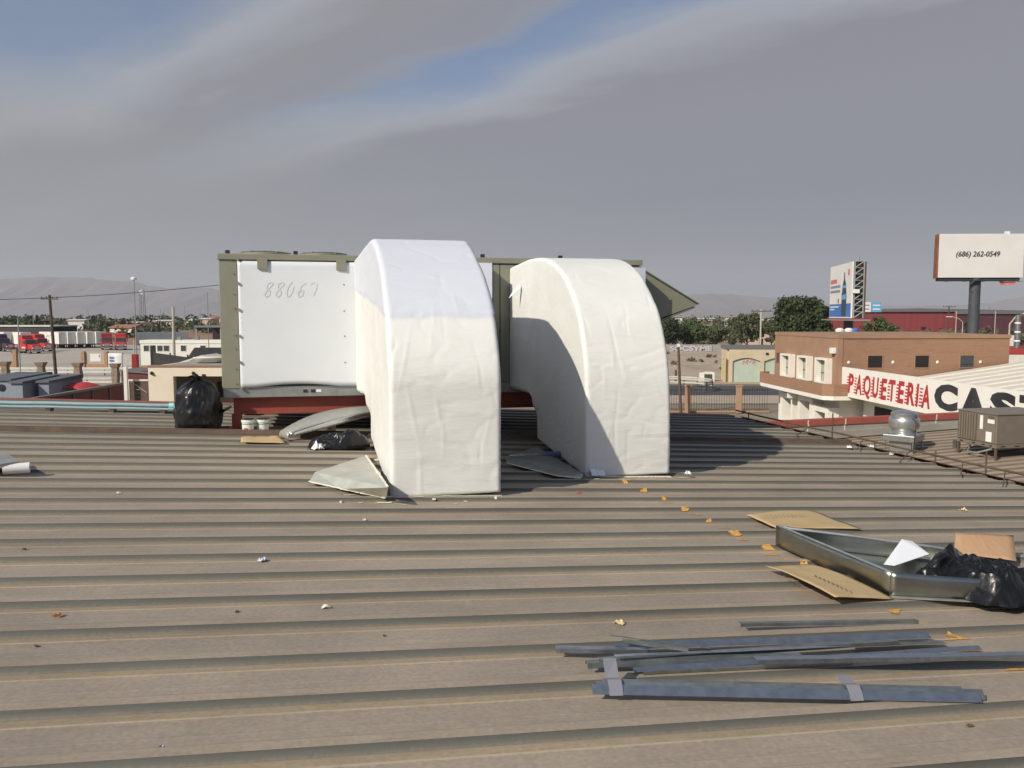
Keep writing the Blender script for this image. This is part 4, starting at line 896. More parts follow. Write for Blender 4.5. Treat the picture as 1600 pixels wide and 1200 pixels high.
# ================================================================ neighbour's lower roof on the right
LU0, LV1 = 8.36, 20.1
def LZ(u, v): return 4.45 + .040 * (u - 8.5)
def CZ(u, v): return 5.19 + .014 * (u - 12.5) - .66
lower = thing('lower_warehouse', 'lower neighbouring warehouse with a tan ribbed roof beyond the rusted eave', 'warehouse', W(0, 0, 0), YAW)
m_lroof = M('lower_roof_tan', (.30, .25, .185), (.36, .305, .23), .5, rough=.7, stretch=(.3, 3, 3), dirt=(.22, .18, .13), dscale=1.2)
m_lrib = M('lower_roof_rib', (.16, .11, .075), (.2, .145, .10), 2, rough=.8)
prof2 = [(0, 0), (.30, 0), (.315, .03), (.345, .03), (.36, 0)]
vs = []; n = 10
for i in range(n + 1):
    u = 14.0 * i / n
    for dv, z in prof2: vs.append((u, dv, z + .040 * u))
mm = len(prof2); fs = []; mi = []
for i in range(n):
    for j in range(mm - 1): fs.append((i * mm + j, (i + 1) * mm + j, (i + 1) * mm + j + 1, i * mm + j + 1)); mi.append(1 if j in (1, 2, 3) else 0)
lm = MB(); lm.v = vs; lm.f = fs; lm.m = mi; LS = lm.mesh('roof_sheet', [m_lroof, m_lrib])
nr = int((LV1 - 2) / .36)
for k in range(nr):
    o = link(bpy.data.objects.new('roof_sheet', LS), lower); o.location = (LU0, LV1 - (k + 1) * .36, LZ(LU0, 0))
def lbar(name, mat, v0, v1, h0, h1, u0=6.0, u1=22.36, par=None, zf=None):
    zf = zf or LZ; q = [(u0, v0), (u1, v0), (u1, v1), (u0, v1)]
    return MB().hexa([(u, v, zf(u, v) + h0) for u, v in q], [(u, v, zf(u, v) + h1) for u, v in q]).build(name, mat, par or lower)
lbar('parapet', m_concrete, LV1 + .003, LV1 + .2, -1.0, .50, zf=CZ)
lbar('parapet_kerb', m_concrete, LV1 - .12, LV1, .035, .22, LU0, 22.3)
lbar('parapet_cap', m_redcap, LV1 - .03, LV1 + .24, .503, .66, zf=CZ)
box('wall', m_wall, lower, LU0 + .05, 22.3, LV1 - .1, LV1 + .1, 0, 4.2); box('wall', m_wall, lower, LU0 + .02, LU0 + .2, 2, LV1 - .2, 0, 4.2)
for x in (1262, 1320, 1385, 1462, 1476, 1525):
    d = ray(x, 660); t_ = LV1 / (-d.x * sa + d.y * ca); p = CAM + d * t_; u, v = UV(p)
    mb = MB(); wv = [.03 * noise.noise((i * .8, x, 1)) for i in range(8)]
    for i in range(7):
        z0, z1 = CZ(u, v) + .66 - i * .08, CZ(u, v) + .66 - (i + 1) * .08
        mb.add([(u - .02 + wv[i], LV1 - .035 if i < 2 else LV1 - .004, z0), (u + .02 + wv[i], LV1 - .035 if i < 2 else LV1 - .004, z0), (u + .02 + wv[i + 1], LV1 - .035 if i < 2 else LV1 - .004, z1), (u - .02 + wv[i + 1], LV1 - .035 if i < 2 else LV1 - .004, z1)], [(0, 1, 2, 3)])
    if x in (1320, 1462, 1262): mb.build('sealant_run', m_drip, lower)
# exhaust fan
p = at(1411, 707, 20.5); u, v = UV(p)
fan = thing('exhaust_fan', 'round spun-aluminium roof exhaust fan on a square curb', 'exhaust fan', W(u, v, LZ(u, v)), YAW + R(35))
box('curb', m_galv, fan, -.26, .26, -.26, .26, .0, .26, bevel=.01); box('curb_cap', m_galv, fan, -.38, .38, -.38, .38, .262, .42, bevel=.015)
m_spun = M('spun_aluminium', (.55, .55, .54), (.66, .66, .64), 6, rough=.33, metal=.9, dirt=(.4, .38, .33), dscale=2)
MB().lathe([(.34, .421), (.335, .44), (.27, .48), (.29, .53), (.345, .58), (.36, .62), (.36, .80), (.35, .82), (.335, .83)], 36).build('wind_band', m_spun, fan, smooth=True, auto=True)
MB().lathe([(.30, .832), (.315, .86), (.315, .93), (.30, .95), (.28, .965), (.21, .99), (.05, 1.0)], 36).build('motor_cap', m_spun, fan, smooth=True, auto=True)
MB().tube([(-.30, -.28, .84), (-.42, -.38, .82), (-.52, -.42, .6), (-.5, -.4, .3), (-.42, -.36, .02)], .012, 6).build('conduit', m_black, fan)
for sx, sy in ((-.33, -.33), (.33, -.33), (.33, .33), (-.33, .33)): box('support_leg', m_galv, fan, sx - .02, sx + .02, sy - .02, sy + .02, -.02, .261)
# packaged air conditioner
p = at(1555, 722, 18.8); u, v = UV(p)
ac = thing('packaged_air_conditioner', 'brown packaged air conditioner with louvred side standing on thin legs', 'air conditioner', W(u, v, LZ(u, v)), YAW)
m_brown = M('brown_enamel', (.165, .135, .105), (.19, .155, .122), 2, rough=.5, dirt=(.22, .19, .15), dscale=1.5); m_brown_dk = M('dark_brown_enamel', (.09, .075, .06), rough=.6)  # second, darker brown serves the coil and the nameplate
za, zb_ = .28, 1.04
box('casing', m_brown, ac, 0, 1.7, 0, 1.2, za + .09, zb_, bevel=.012); box('base_pan', m_brown, ac, -.01, 1.71, -.01, 1.21, za, za + .086, bevel=.008); box('top_lid', m_brown, ac, -.02, 1.72, -.02, 1.22, zb_ + .002, zb_ + .03, bevel=.008)
box('coil', m_brown_dk, ac, -.012, -.002, .60, 1.17, za + .11, zb_ - .03)
for k in range(7): box('louver', m_brown, ac, -.035, -.013, .605 + k * .08, .645 + k * .08, za + .11, zb_ - .03)
box('access_door', m_brown, ac, -.012, -.002, .04, .56, za + .11, zb_ - .03, bevel=.003)
box('sticker', m_white, ac, -.016, -.0125, .40, .49, zb_ - .36, zb_ - .04); box('sticker', m_white, ac, -.016, -.0125, .06, .26, zb_ - .20, zb_ - .11); box('sticker', m_white, ac, -.016, -.0125, .13, .30, za + .13, za + .36)
box('nameplate', m_brown_dk, ac, -.016, -.0125, .08, .24, zb_ - .08, zb_ - .04)
for y in (.1, .32, .62, 1.0): box('lifting_slot', m_black, ac, -.014, -.008, y, y + .09, za + .03, za + .06)
for x in (.12, .5, .8, 1.3): box('lifting_slot', m_black, ac, x, x + .12, -.014, -.008, za + .03, za + .055)
for x, y in ((.02, .02), (.02, 1.17), (1.66, .02), (1.66, 1.17)): box('leg', m_rust_dk, ac, x - .02, x + .02, y - .02, y + .02, .04 * x + .004, za - .001)
MB().tube([(-.02, .1, za - .02), (-.1, .45, .12), (-.05, .8, .10), (.2, 1.0, .2)], .022, 8).build('drain_hose', m_galv_dull, ac)
box('electric_box', m_galv, ac, .0, .12, 1.22, 1.34, .1, .30)

# ================================================================ brick building and signed depot
m_brick = M('orange_brick', (.285, .16, .095), (.335, .195, .12), 3.5, rough=.9, stretch=(1, 1, 5), dirt=(.21, .115, .07), dscale=1.0, bump=.25, bscale=9)
m_stucco_o = M('orange_stucco', (.30, .178, .11), (.34, .205, .13), .8, rough=.9)
m_stucco_w = M('white_stucco', (.72, .69, .62), (.78, .75, .68), 1.2, rough=.85, dirt=(.6, .57, .5), dscale=.8)
m_glass = M('window_glass', (.045, .055, .06), rough=.12, spec=.8); m_curtain = M('curtain', (.33, .34, .26), (.4, .41, .32), 6, rough=.8, stretch=(8, 8, 1)); m_dark = M('dark_opening', (.012, .010, .012), rough=.8)
BY = R(3.5)
brick = thing('brick_office', 'two-storey orange brick office with three white-framed side windows', 'building', (19.6, 50, 0), BY)
ZT = 6.88
box('upper_wall', m_brick, brick, 0, 10.7, 0, 10, 3.25, ZT - .22); box('ground_wall', m_stucco_w, brick, .3, 10.6, .3, 9.9, 0, 3.2)
box('roof_coping', m_stucco_o, brick, -.06, 10.76, -.06, 10.06, ZT - .215, ZT)
box('corner_pier', m_stucco_o, brick, -.04, .28, -.04, .4, 3.3, ZT - .23)
box('side_render', m_stucco_o, brick, -.03, -.005, .42, 10, 3.3, ZT - .23)
for yc in (1.5, 4.3, 7.15):
    w = MB(); fw, z0, z1, d = .62, 3.95, 5.3, -.42
    fr = MB(); fr.box(d, -.035, yc - fw - .22, yc - fw, z0 - .1, z1 + .12); fr.box(d, -.035, yc + fw, yc + fw + .22, z0 - .1, z1 + .12); fr.box(d, -.035, yc - fw, yc + fw, z1, z1 + .12); fr.box(d, -.035, yc - fw, yc + fw, z0 - .1, z0)
    f = fr.build('window_surround', m_stucco_w, brick); box('pane', m_glass, f, -.05, -.037, yc - fw, yc + fw, z0, z1); box('curtain', m_curtain, f, -.062, -.052, yc - .3, yc + fw - .1, z0 + .02, z1 - .05); box('mullion', m_black, f, -.075, -.064, yc - .03, yc + .03, z0, z1); box('transom', m_black, f, -.075, -.064, yc - fw, yc + fw, z0 + .5, z0 + .55)
for k, (xa, xb) in enumerate(((1355, 1378), (1431, 1453), (1504, 1526))):
    f_ = lambda x: ((x - 800) / F * 50.25 - 19.6) / math.cos(BY)
    x0, x1 = f_(xa), f_(xb); w = MB(); w.box(x0 - .05, x0, -.03, .05, 4.9, 5.62); w.box(x1, x1 + .05, -.03, .05, 4.9, 5.62); w.box(x0 - .05, x1 + .05, -.04, .05, 4.84, 4.9); w.box(x0 - .05, x1 + .05, -.03, .05, 5.62, 5.66)
    f = w.build('window_frame', m_stucco_o, brick)
    box('pane', m_glass if k == 2 else m_dark, f, x0, x1, -.012, -.006, 4.9, 5.62)
    if k == 2: box('transom', m_black, f, x0, x1, -.02, -.0125, 5.06, 5.09); box('mullion', m_black, f, (x0 + x1) / 2 - .015, (x0 + x1) / 2 + .015, -.02, -.0125, 4.9, 5.06)
for x in (1325, 1396, 1468, 1538):
    xx = ((x - 800) / F * 50.2 - 19.6); f = MB().lathe([(.09, 0), (.10, .02), (.07, .05), (.05, .06)], 14).build('wall_lamp', m_stucco_w, brick); f.location = (xx, -.002, 5.22); f.rotation_euler = (R(90), 0, 0)
box('alarm_box', m_white, brick, -.30, -.045, .15, .55, 5.75, 6.1, bevel=.02); box('wall_plate', M('plate_maroon', (.12, .05, .06), rough=.6), brick, -.06, -.034, 9.2, 9.6, 4.7, 5.4)
# balcony: slab, parapet running along the side and round the corner
mb = MB(); out = [(-1.15, -.55), (-1.15, 9.6), (-.9, 10.5), (-.2, 10.8), (.3, 10.8), (.3, 10.1), (-.05, 10.1), (-.05, .0), (.55, .0), (.55, -.9), (-.6, -.9)]
MB().prism(out, 'z', 3.02, 3.26).build('balcony_slab', m_stucco_w, brick)
ring = [(.55, -.9), (-.6, -.9), (-1.15, -.55), (-1.15, 9.6), (-.9, 10.5), (-.2, 10.8)]
bp = MB()
for (ax, ay), (bx, by) in zip(ring, ring[1:]):
    d = Vector((bx - ax, by - ay, 0)).normalized(); n_ = Vector((d.y, -d.x, 0)) * -.14 if False else Vector((d.y, -d.x, 0)) * .14
    a, b = Vector((ax, ay, 0)), Vector((bx, by, 0)); bp.hexa([a + Vector((0, 0, 3.263)), b + Vector((0, 0, 3.263)), b + n_ + Vector((0, 0, 3.263)), a + n_ + Vector((0, 0, 3.263))], [a + Vector((0, 0, 3.98)), b + Vector((0, 0, 3.98)), b + n_ + Vector((0, 0, 3.98)), a + n_ + Vector((0, 0, 3.98))])
bp.build('balcony_parapet', m_brick, brick)
# ground floor: projecting bays and openings on the side
for yc, zz in ((6.6, 2.4), (3.6, 2.55), (1.3, 2.1)):
    f = MB(); f.box(-.45, .28, yc - 1.1, yc - .75, 0, zz + .35); f.box(-.45, .28, yc + .75, yc + 1.1, 0, zz + .35); f.box(-.45, .28, yc - .75, yc + .75, zz, zz + .35); fo = f.build('bay_frame', m_stucco_w, brick)
    box('pane', m_glass, fo, .22, .29, yc - .75, yc + .75, .9, zz); box('mullion', m_black, fo, .2, .219, yc - .05, yc + .05, .9, zz); box('lower_panel', m_stucco_w, fo, .15, .29, yc - .75, yc + .75, 0, .9)
box('bracket_beam', m_stucco_w, brick, -1.0, .29, 4.95, 5.15, 2.6, 3.01)
# depot with the long painted sign
DY = math.atan2(-1, .0488)
depot = thing('freight_depot', 'low white depot with a long lettered sign board along its side', 'building', (19.87, 50, 0), DY)   # local x runs towards the camera along the board, local +y points away from the street side
LD = 27.0
m_board = M('sign_board_white', (.80, .77, .70), (.76, .73, .66), .6, rough=.6, dirt=(.66, .62, .54), dscale=.5)
m_letter_r = M('letter_red', (.48, .028, .035), (.42, .03, .035), 1.5, rough=.6); m_letter_k = M('letter_black', (.022, .022, .026), (.04, .04, .045), 1.0, rough=.6)
board = box('sign_board', m_board, depot, 0, LD, .0, .12, 3.23, 4.96)
for k in range(90): pass
rib = MB()
for k in range(180): rib.box(.05 + k * .15, .07 + k * .15, -.006, -.0005, 3.25, 4.94)
tag(rib.build('board_ribs', m_board, depot), kind='stuff')
def dpos(x):                             # local x on the board for an image column
    r = (x - 800) / F; Y = 22.31 / (r + .0488); return (50 - Y) * math.sqrt(1 + .0488 ** 2)
def letter_at(ch, xa, xb, z0, z1, mat, bold):
    a, b = dpos(xa), dpos(xb)
    M4 = Matrix.Translation((a, -.010, z0)) @ Matrix.Rotation(R(90), 4, 'X')
    return text_obj('letter', ch, mat, board, b - a, z1 - z0, M4, bold=bold, depth=.003)
word = 'PAQUETERIA'; xa, xb = dpos(1325), dpos(1457.5); tot = xb - xa
wd = [1.0, 1.05, 1.1, 1.0, .95, .95, .95, 1.05, .4, 1.1]; sw = sum(wd); acc = 0
for ch, w in zip(word, wd):
    x0 = xa + tot * acc / sw; x1 = xa + tot * (acc + w) / sw; acc += w; z0, z1 = 3.48, 4.64; gw = (x1 - x0)
    M4 = Matrix.Translation((x0 + gw * .20, -.012, z0 - (.12 if ch == 'Q' else 0))) @ Matrix.Rotation(R(90), 4, 'X')
    text_obj('letter', ch, m_letter_r, board, gw * .74, z1 - z0 + (.12 if ch == 'Q' else 0), M4, bold=.0 if ch == 'Q' else .035, shear=.12, depth=.003, fat=.04 if ch == 'Q' else 0)
    sl_ = MB()
    for k in range(6):
        zz = z0 + .05 + k * .17; sl_.box(x0 - .02 + .02 * k, x0 + gw * (.34 if k % 2 else .28), -.016, -.0085, zz, zz + .075)
    sl_.build('speed_lines', m_letter_r, board)
for ch, a, b in (('C', 1463, 1500), ('A', 1505, 1545), ('S', 1551, 1593), ('T', 1597, 1650)): letter_at(ch, a, b, 3.57, 4.82, m_letter_k, .06)
box('street_wall', m_stucco_w, depot, .2, LD, 1.3, 1.5, 0, 3.9); box('soffit', m_stucco_w, depot, 0, LD, .125, 1.29, 3.3, 3.4)
for x0, x1 in ((1.6, 3.6), (4.6, 5.6), (7.5, 10), (12, 14)): box('shop_opening', m_dark, depot, x0, x1, 1.285, 1.299, .6, 2.75)
m_wroof = M('pale_metal_roof', (.60, .56, .47), (.66, .62, .53), .5, rough=.6, dirt=(.5, .46, .38), dscale=.4)
for k in range(20):                                                     # roof sheets, ribs run across the sign
    a, b = .2 + k * 1.3, .2 + (k + 1) * 1.3; s = .14
    q = MB(); q.add([(a, 1.5, 3.93), (b - .14, 1.5, 3.93), (b - .10, 1.5, 4.0), (b - .04, 1.5, 4.0), (b, 1.5, 3.93), (a, 13, 3.93 + 11.5 * s), (b - .14, 13, 3.93 + 11.5 * s), (b - .10, 13, 4.0 + 11.5 * s), (b - .04, 13, 4.0 + 11.5 * s), (b, 13, 3.93 + 11.5 * s)], [(i, i + 5, i + 6, i + 1) for i in range(4)])
    q.build('roof_sheet', m_wroof, depot)
box('gutter_edge', m_black, depot, .15, LD, .9, 1.45, 3.905, 3.95)
# ================================================================ billboards
bb = thing('tall_billboard', 'white billboard on a single dark pole showing only a phone number', 'billboard', (at(1521, 500, 100).x, 100, 0), R(-2))
m_pole = M('dark_pole', (.05, .055, .065), (.07, .075, .085), 1, rough=.6); m_bbw = M('billboard_white', (.72, .70, .66), (.68, .66, .62), .4, rough=.6)
MB().tube([(0, 0, 0), (0, 0, 12.6)], .62, 20).build('pole', m_pole, bb, smooth=True, auto=True)
xl, xr = at(1464, 400, 100).x - at(1521, 500, 100).x, at(1593.5, 400, 100).x - at(1521, 500, 100).x
zt_, zb2_ = at(1521, 366, 100).z, at(1521, 434, 100).z
face = MB().box(xl, xr, -.62, -.42, zb2_, zt_).build('face_panel', m_bbw, bb)
MB().hexa([(xl - .16, -.5, zb2_ - .1), (xl - .005, -.6, zb2_), (xl - .005, .3, zb2_), (xl - .16, .3, zb2_ - .1)], [(xl - .12, -.5, zt_ - .05), (xl - .005, -.6, zt_), (xl - .005, .3, zt_), (xl - .12, .3, zt_ - .05)]).build('end_frame', M('billboard_rust', (.16, .06, .03), (.22, .09, .045), 1, rough=.9), bb)
box('back_panel', m_bbw, bb, xl, xr, .45, .6, zb2_, zt_); box('torsion_beam', m_pole, bb, xl + .2, xr - .2, -.4, .4, zb2_ - .3, zb2_ + .3); box('catwalk', m_black, bb, xl - .3, xr - .6, -1.1, -.63, zb2_ - .45, zb2_ - .36)
for k in range(5): x = xl + .8 + k * 2.1; box('lamp_arm', m_black, bb, x, x + .06, -1.9, -.63, zb2_ - .5, zb2_ - .46)
w_ = at(1562, 400, 99.4).x - at(1495, 400, 99.4).x
text_obj('phone_number', '(686) 262-0549', m_letter_k, face, w_, .80, Matrix.Translation((at(1495, 400, 99.4).x - at(1521, 500, 100).x, -.63, at(1521, 403.5, 99.4).z)) @ Matrix.Rotation(R(90), 4, 'X'), bold=.0, shear=.18, fat=.025)
box('small_red_plate', M('plate_red', (.6, .10, .08), (.7, .25, .2), 3, rough=.6), bb, at(1563, 440, 99).x - at(1521, 500, 100).x, at(1587, 440, 99).x - at(1521, 500, 100).x, -.9, -.85, at(1521, 445, 99).z, at(1521, 440, 99).z)
box('top_lamp', m_white, bb, at(1566, 400, 100).x - at(1521, 500, 100).x, at(1572, 400, 100).x - at(1521, 500, 100).x, -.5, -.1, zt_ + .002, zt_ + .3)
# the narrow v-shaped billboard
pn, pf = at(1333, 452, 85), at(1299, 452, 95.5); dv_ = Vector((pf.x - pn.x, pf.y - pn.y, 0)); ln = dv_.length
vb = thing('angled_billboard', 'narrow-looking billboard turned sideways, its panel white above and blue below', 'billboard', (pn.x, pn.y, 0), math.atan2(dv_.y, dv_.x))
zt_, zb2_ = at(1333, 408.5, 85).z, at(1333, 497, 85).z
m_adb = M('ad_blue', (.03, .13, .42), (.05, .18, .5), 1, rough=.5); m_add = M('ad_dark', (.035, .05, .06), rough=.5); m_adl = M('ad_lightblue', (.12, .36, .60), rough=.5); m_adr = M('ad_red', (.62, .14, .14), rough=.5); m_adt = M('ad_grey', (.22, .24, .30), rough=.5)
fc = box('face_panel', m_bbw, vb, 0, ln, .0, .14, zb2_, zt_)          # seen face is local +y side
H = zt_ - zb2_
def ad(x0, x1, z0, z1, mat, y=.1415, name='printed_patch'): return box(name, mat, fc, x0 * ln, x1 * ln, y, y + .004, zb2_ + z0 * H, zb2_ + z1 * H)
ad(.02, .99, .02, .265, m_adb)
MB().prism([(ln * a, zb2_ + H * b) for a, b in ((.22, .03), (.42, .03), (.43, .40), (.38, .62), (.34, .72), (.335, .84), (.30, .84), (.295, .72), (.24, .62), (.21, .40))], 'y', .146, .152).build('printed_bottle', m_add, fc)
MB().prism([(ln * a, zb2_ + H * b) for a, b in ((.23, .35), (.42, .33), (.42, .42), (.24, .44))], 'y', .153, .157).build('printed_label', m_adl, fc)
ad(.235, .41, .55, .60, m_adl, .153); ad(.66, .97, .66, .74, m_adr, name='printed_word'); ad(.50, .97, .57, .62, m_adt, name='printed_word'); ad(.50, .97, .48, .53, m_adt, name='printed_word'); ad(.55, .96, .20, .225, m_bbw, .146, 'printed_word'); ad(.75, .96, .15, .175, m_bbw, .146, 'printed_word'); ad(.10, .17, .77, .88, m_adr, name='printed_badge'); ad(.55, .60, .28, .36, m_add, name='printed_patch')
tr = MB(); 
for y in (-.1, -1.0): tr.box(-.08, .0, y - .06, y + .06, zb2_, zt_)
for k in range(9):
    z0 = zb2_ + H * k / 9; z1 = zb2_ + H * (k + 1) / 9; tr.tube([(-.04, -.1, z0), (-.04, -1.0, z1)], .05, 4); tr.tube([(-.04, -.1, z1), (-.04, -1.0, z1)], .04, 4)
tr.build('end_truss', m_galv_dull, vb)
MB().hexa([(0, -1.08, zb2_), (ln, -2.6, zb2_), (ln, -2.75, zb2_), (0, -1.23, zb2_)], [(0, -1.08, zt_), (ln, -2.6, zt_), (ln, -2.75, zt_), (0, -1.23, zt_)]).build('rear_panel', m_rust_dk, vb)
box('inner_back', m_black, vb, .3, .4, -1.0, -.1, zb2_, zt_); box('light_box', m_bbw, vb, -.35, -.09, -.55, .1, zb2_ + H * .44, zb2_ + H * .51); box('catwalk', m_galv_dull, vb, -1.6, ln + .5, -1.4, .9, zb2_ - .25, zb2_ - .15)
MB().tube([(ln * .5, -.8, 0), (ln * .5, -.8, zb2_ - .16)], .5, 14).build('pole', m_pole, vb, smooth=True, auto=True); MB().tube([(0, -.4, zt_), (0, -.5, zt_ + .9)], [.12, .02], 6).build('finial', m_galv_dull, vb)
# two small far signs
for xa, xb, mt, lb in ((1344, 1360.5, m_bbw, 'small far white sign beside the angled billboard'), (1361.5, 1377, m_adl, 'small far blue sign touching the white one')):
    a, b = at(xa, 480, 150), at(xb, 480, 150); s = thing('roadside_sign', lb, 'sign', ((a.x + b.x) / 2, 150, 0), 0, 'small far signs'); w = (b.x - a.x) / 2
    f = box('panel', mt, s, -w, w, -.1, .1, at(1350, 487.5, 150).z, at(1350, 472, 150).z); MB().tube([(0, .2, 0), (0, .2, at(1350, 480, 150).z)], .12, 8).build('post', m_pole, s)
    for k in range(2): box('printed_bar', m_adt if mt is m_bbw else m_bbw, f, -w * .75, w * .7, -.105, -.1005, at(1350, 484 - k * 6, 150).z, at(1350, 482 - k * 6, 150).z)
# far red warehouse
m_redwall = M('red_sheet_wall', (.20, .035, .038), (.24, .045, .045), .15, rough=.7, stretch=(6, 1, .2)); m_rdroof = M('grey_far_roof', (.13, .13, .135), rough=.8)
rw = thing('red_warehouse', 'long dark red warehouse stretching behind the billboards', 'warehouse', (79, 212, 0), 0)
box('wall', m_redwall, rw, 0, 48, 0, 30, 0, 9.1); MB().prism([(-.5, 9.103), (48.5, 9.103), (48.5, 9.5), (24, 10.0), (-.5, 9.5)], 'y', -.5, 30.5).build('roof', m_rdroof, rw)
for x in (12, 25, 37): box('vent_opening', m_dark, rw, x, x + 1.2, -.06, -.005, 4.6, 5.3)
rw2 = thing('maroon_warehouse', 'darker maroon warehouse block at the right margin', 'warehouse', (at(1561, 500, 190).x, 190, 0), 0)
box('wall', M('maroon_wall', (.075, .025, .035), (.09, .03, .04), .3, rough=.7), rw2, 0, 40, 0, 18, 0, 8.5); box('roof', m_rdroof, rw2, -.4, 40.4, -.4, 18.4, 8.503, 9.3)
for x in (2.5, 7): box('window', m_glass, rw2, x, x + 1.6, -.05, -.005, 4.5, 5.6)

# ================================================================ trees
def leaf_mat(name, c1, c2):
    m = M(name, c1, c2, .7, rough=.7, spec=.2, detail=3); return m
m_leaf_dk = leaf_mat('leaves_dark', (.030, .046, .020), (.060, .082, .034)); m_leaf_md = leaf_mat('leaves_mid', (.055, .08, .03), (.095, .125, .05)); m_leaf_ol = leaf_mat('leaves_olive', (.075, .088, .045), (.12, .13, .065)); m_bark = M('bark', (.09, .065, .045), (.13, .10, .07), 5, rough=.95)
def leaf_cloud(clumps, n, size, seed):
    rng = np.random.default_rng(seed); k = len(clumps); cl = np.array([c[:3] for c in clumps]); rr = np.array([c[3] for c in clumps]); wts = rr ** 2 / (rr ** 2).sum()
    idx = rng.choice(k, n, p=wts); d = rng.normal(size=(n, 3)); d /= np.linalg.norm(d, axis=1)[:, None]
    rad = rr[idx] * (rng.random(n) ** .45) * rng.uniform(.8, 1.15, n); p = cl[idx] + d * rad[:, None] * np.array([1, 1, .8])
    a = rng.normal(size=(n, 3)); a /= np.linalg.norm(a, axis=1)[:, None]; b = np.cross(a, rng.normal(size=(n, 3))); b /= np.linalg.norm(b, axis=1)[:, None]
    s = size * rng.uniform(.6, 1.35, n)[:, None]; a *= s; b *= s * .55
    v = np.stack([p - a, p - b * .9, p + a, p + b], 1).reshape(-1, 3); f = np.arange(n * 4).reshape(-1, 4); return v, f
def leaf_mesh(name, v, f, mat):
    me = bpy.data.meshes.new(name); me.vertices.add(len(v)); me.vertices.foreach_set('co', v.ravel()); me.loops.add(f.size); me.loops.foreach_set('vertex_index', f.ravel().astype(np.int32))
    me.polygons.add(len(f)); me.polygons.foreach_set('loop_start', np.arange(0, f.size, 4, dtype=np.int32)); me.materials.append(mat); me.update(calc_edges=True); me.validate(); return me
def tree(name, label, x, ytop, wpx, Y, mat, n, seed, shape='round', leaf=.28, trunk=.22, group='trees beyond the roof'):
    p = at(x, 500, Y); h = at(x, ytop, Y).z; rx = wpx / F * Y / 2; t = thing(name, label, 'tree', (p.x, Y, 0), 0, group); rnd = random.Random(seed); cl = []
    cz, rz = (h * .58, h * .42) if shape != 'bush' else (h * .5, h * .5)
    for k in range(40 if shape == 'round' else 26):
        for _ in range(30):
            q = Vector((rnd.uniform(-1, 1), rnd.uniform(-1, 1), rnd.uniform(-1, 1)))
            if .25 < q.length < (1 if shape != 'loose' else .95): break
        r = (rnd.uniform(.30, .48) if shape == 'round' else rnd.uniform(.22, .40)) * min(rx, rz * 1.2); cl.append((q.x * (rx - r * .8), q.y * (rx - r * .8), cz + q.z * (rz - r * .7), r * (.8 if shape == 'loose' else 1)))
    mb = MB(); mb.tube([(0, 0, 0), (.05 * h * .1, 0, h * .2), (-.02, .05, h * .45)], [trunk, trunk * .8, trunk * .5], 8)
    for c in cl[:9]: mb.tube([(0, 0, h * rnd.uniform(.18, .4)), (c[0] * .5, c[1] * .5, c[2] * .8), (c[0], c[1], c[2])], [trunk * .4, trunk * .25, trunk * .08], 5)
    mb.build('trunk', m_bark, t); v, f = leaf_cloud(cl, n, leaf, seed); link(bpy.data.objects.new('crown', leaf_mesh('crown', v, f, mat)), t); return t
tree('broadleaf_tree', 'large dark rounded tree rising behind the brick office', 1251, 452, 92, 118, m_leaf_dk, 14000, 1, leaf=.27)
tree('broadleaf_tree', 'smaller dark tree at the right flank of the large dark tree', 1286, 474, 42, 114, m_leaf_dk, 6000, 2, leaf=.25)
tree('broadleaf_tree', 'round bright green tree just above the brick office roof line', 1373, 491, 70, 104, m_leaf_md, 9000, 3, 'round', .20)
tree('mesquite_tree', 'wide airy olive tree behind the pale garage building', 1168, 484, 66, 172, m_leaf_ol, 5000, 4, 'loose', .30)
tree('mesquite_tree', 'olive tree just left of the airy one behind the garage', 1146, 494, 42, 182, m_leaf_ol, 3500, 5, 'loose', .30)
tree('broadleaf_tree', 'dark leafy tree beside the far duct edge under the weather hood', 1045, 490, 54, 182, m_leaf_dk, 5000, 6, leaf=.30)
tree('broadleaf_tree', 'mid-green tree behind the graffiti wall', 1083, 499, 56, 186, m_leaf_md, 5000, 7, leaf=.30)
tree('broadleaf_tree', 'low bright shrub tree at the top of the graffiti wall', 1098, 531, 36, 176, m_leaf_md, 2500, 8, 'bush', .28)
tree('mesquite_tree', 'small olive tree between the pole and the large dark tree', 1206, 493, 28, 185, m_leaf_ol, 3000, 9, 'loose', .3)
tree('broadleaf_tree', 'slim tree with a bare trunk beside the graffiti wall end', 1120, 499, 40, 184, m_leaf_ol, 2800, 10, 'round', .3)
tree('broadleaf_tree', 'dark tree standing in the red warehouse yard by the tall pole', 1513, 499, 14, 170, m_leaf_dk, 1500, 12, 'round', .3)
# far tree belts
def belt(label, xs, Ys, yt, n, seed, mat, size):
    rnd = random.Random(seed); cl = []
    for k in range(n):
        x = rnd.uniform(*xs); Y = rnd.uniform(*Ys); h = max(3.0, at(x, rnd.uniform(*yt), Y).z); r = rnd.uniform(.35, .55) * h; p = at(x, 500, Y)
        cl += [(p.x, Y, h - r, r), (p.x + r * .8, Y, h * .45, r * .9), (p.x - r * .7, Y, h * .35, r * .9)]
    v, f = leaf_cloud(cl, n * 120, size, seed); o = link(bpy.data.objects.new('far_foliage', leaf_mesh('far_foliage', v, f, mat))); tag(o, label, None, None, 'stuff')
belt('distant tree belt below the mountains at the left', (-60, 350), (300, 560), (488, 496), 95, 21, m_leaf_dk, 1.0)
belt('distant olive scrub below the mountains at the left', (-60, 350), (240, 330), (500, 512), 50, 22, m_leaf_ol, .7)
belt('distant trees across the town at the right', (1030, 1330), (260, 620), (490, 500), 80, 23, m_leaf_ol, .9)
belt('distant dark trees across the town behind the ducts', (350, 1030), (300, 560), (488, 497), 60, 24, m_leaf_dk, 1.1)
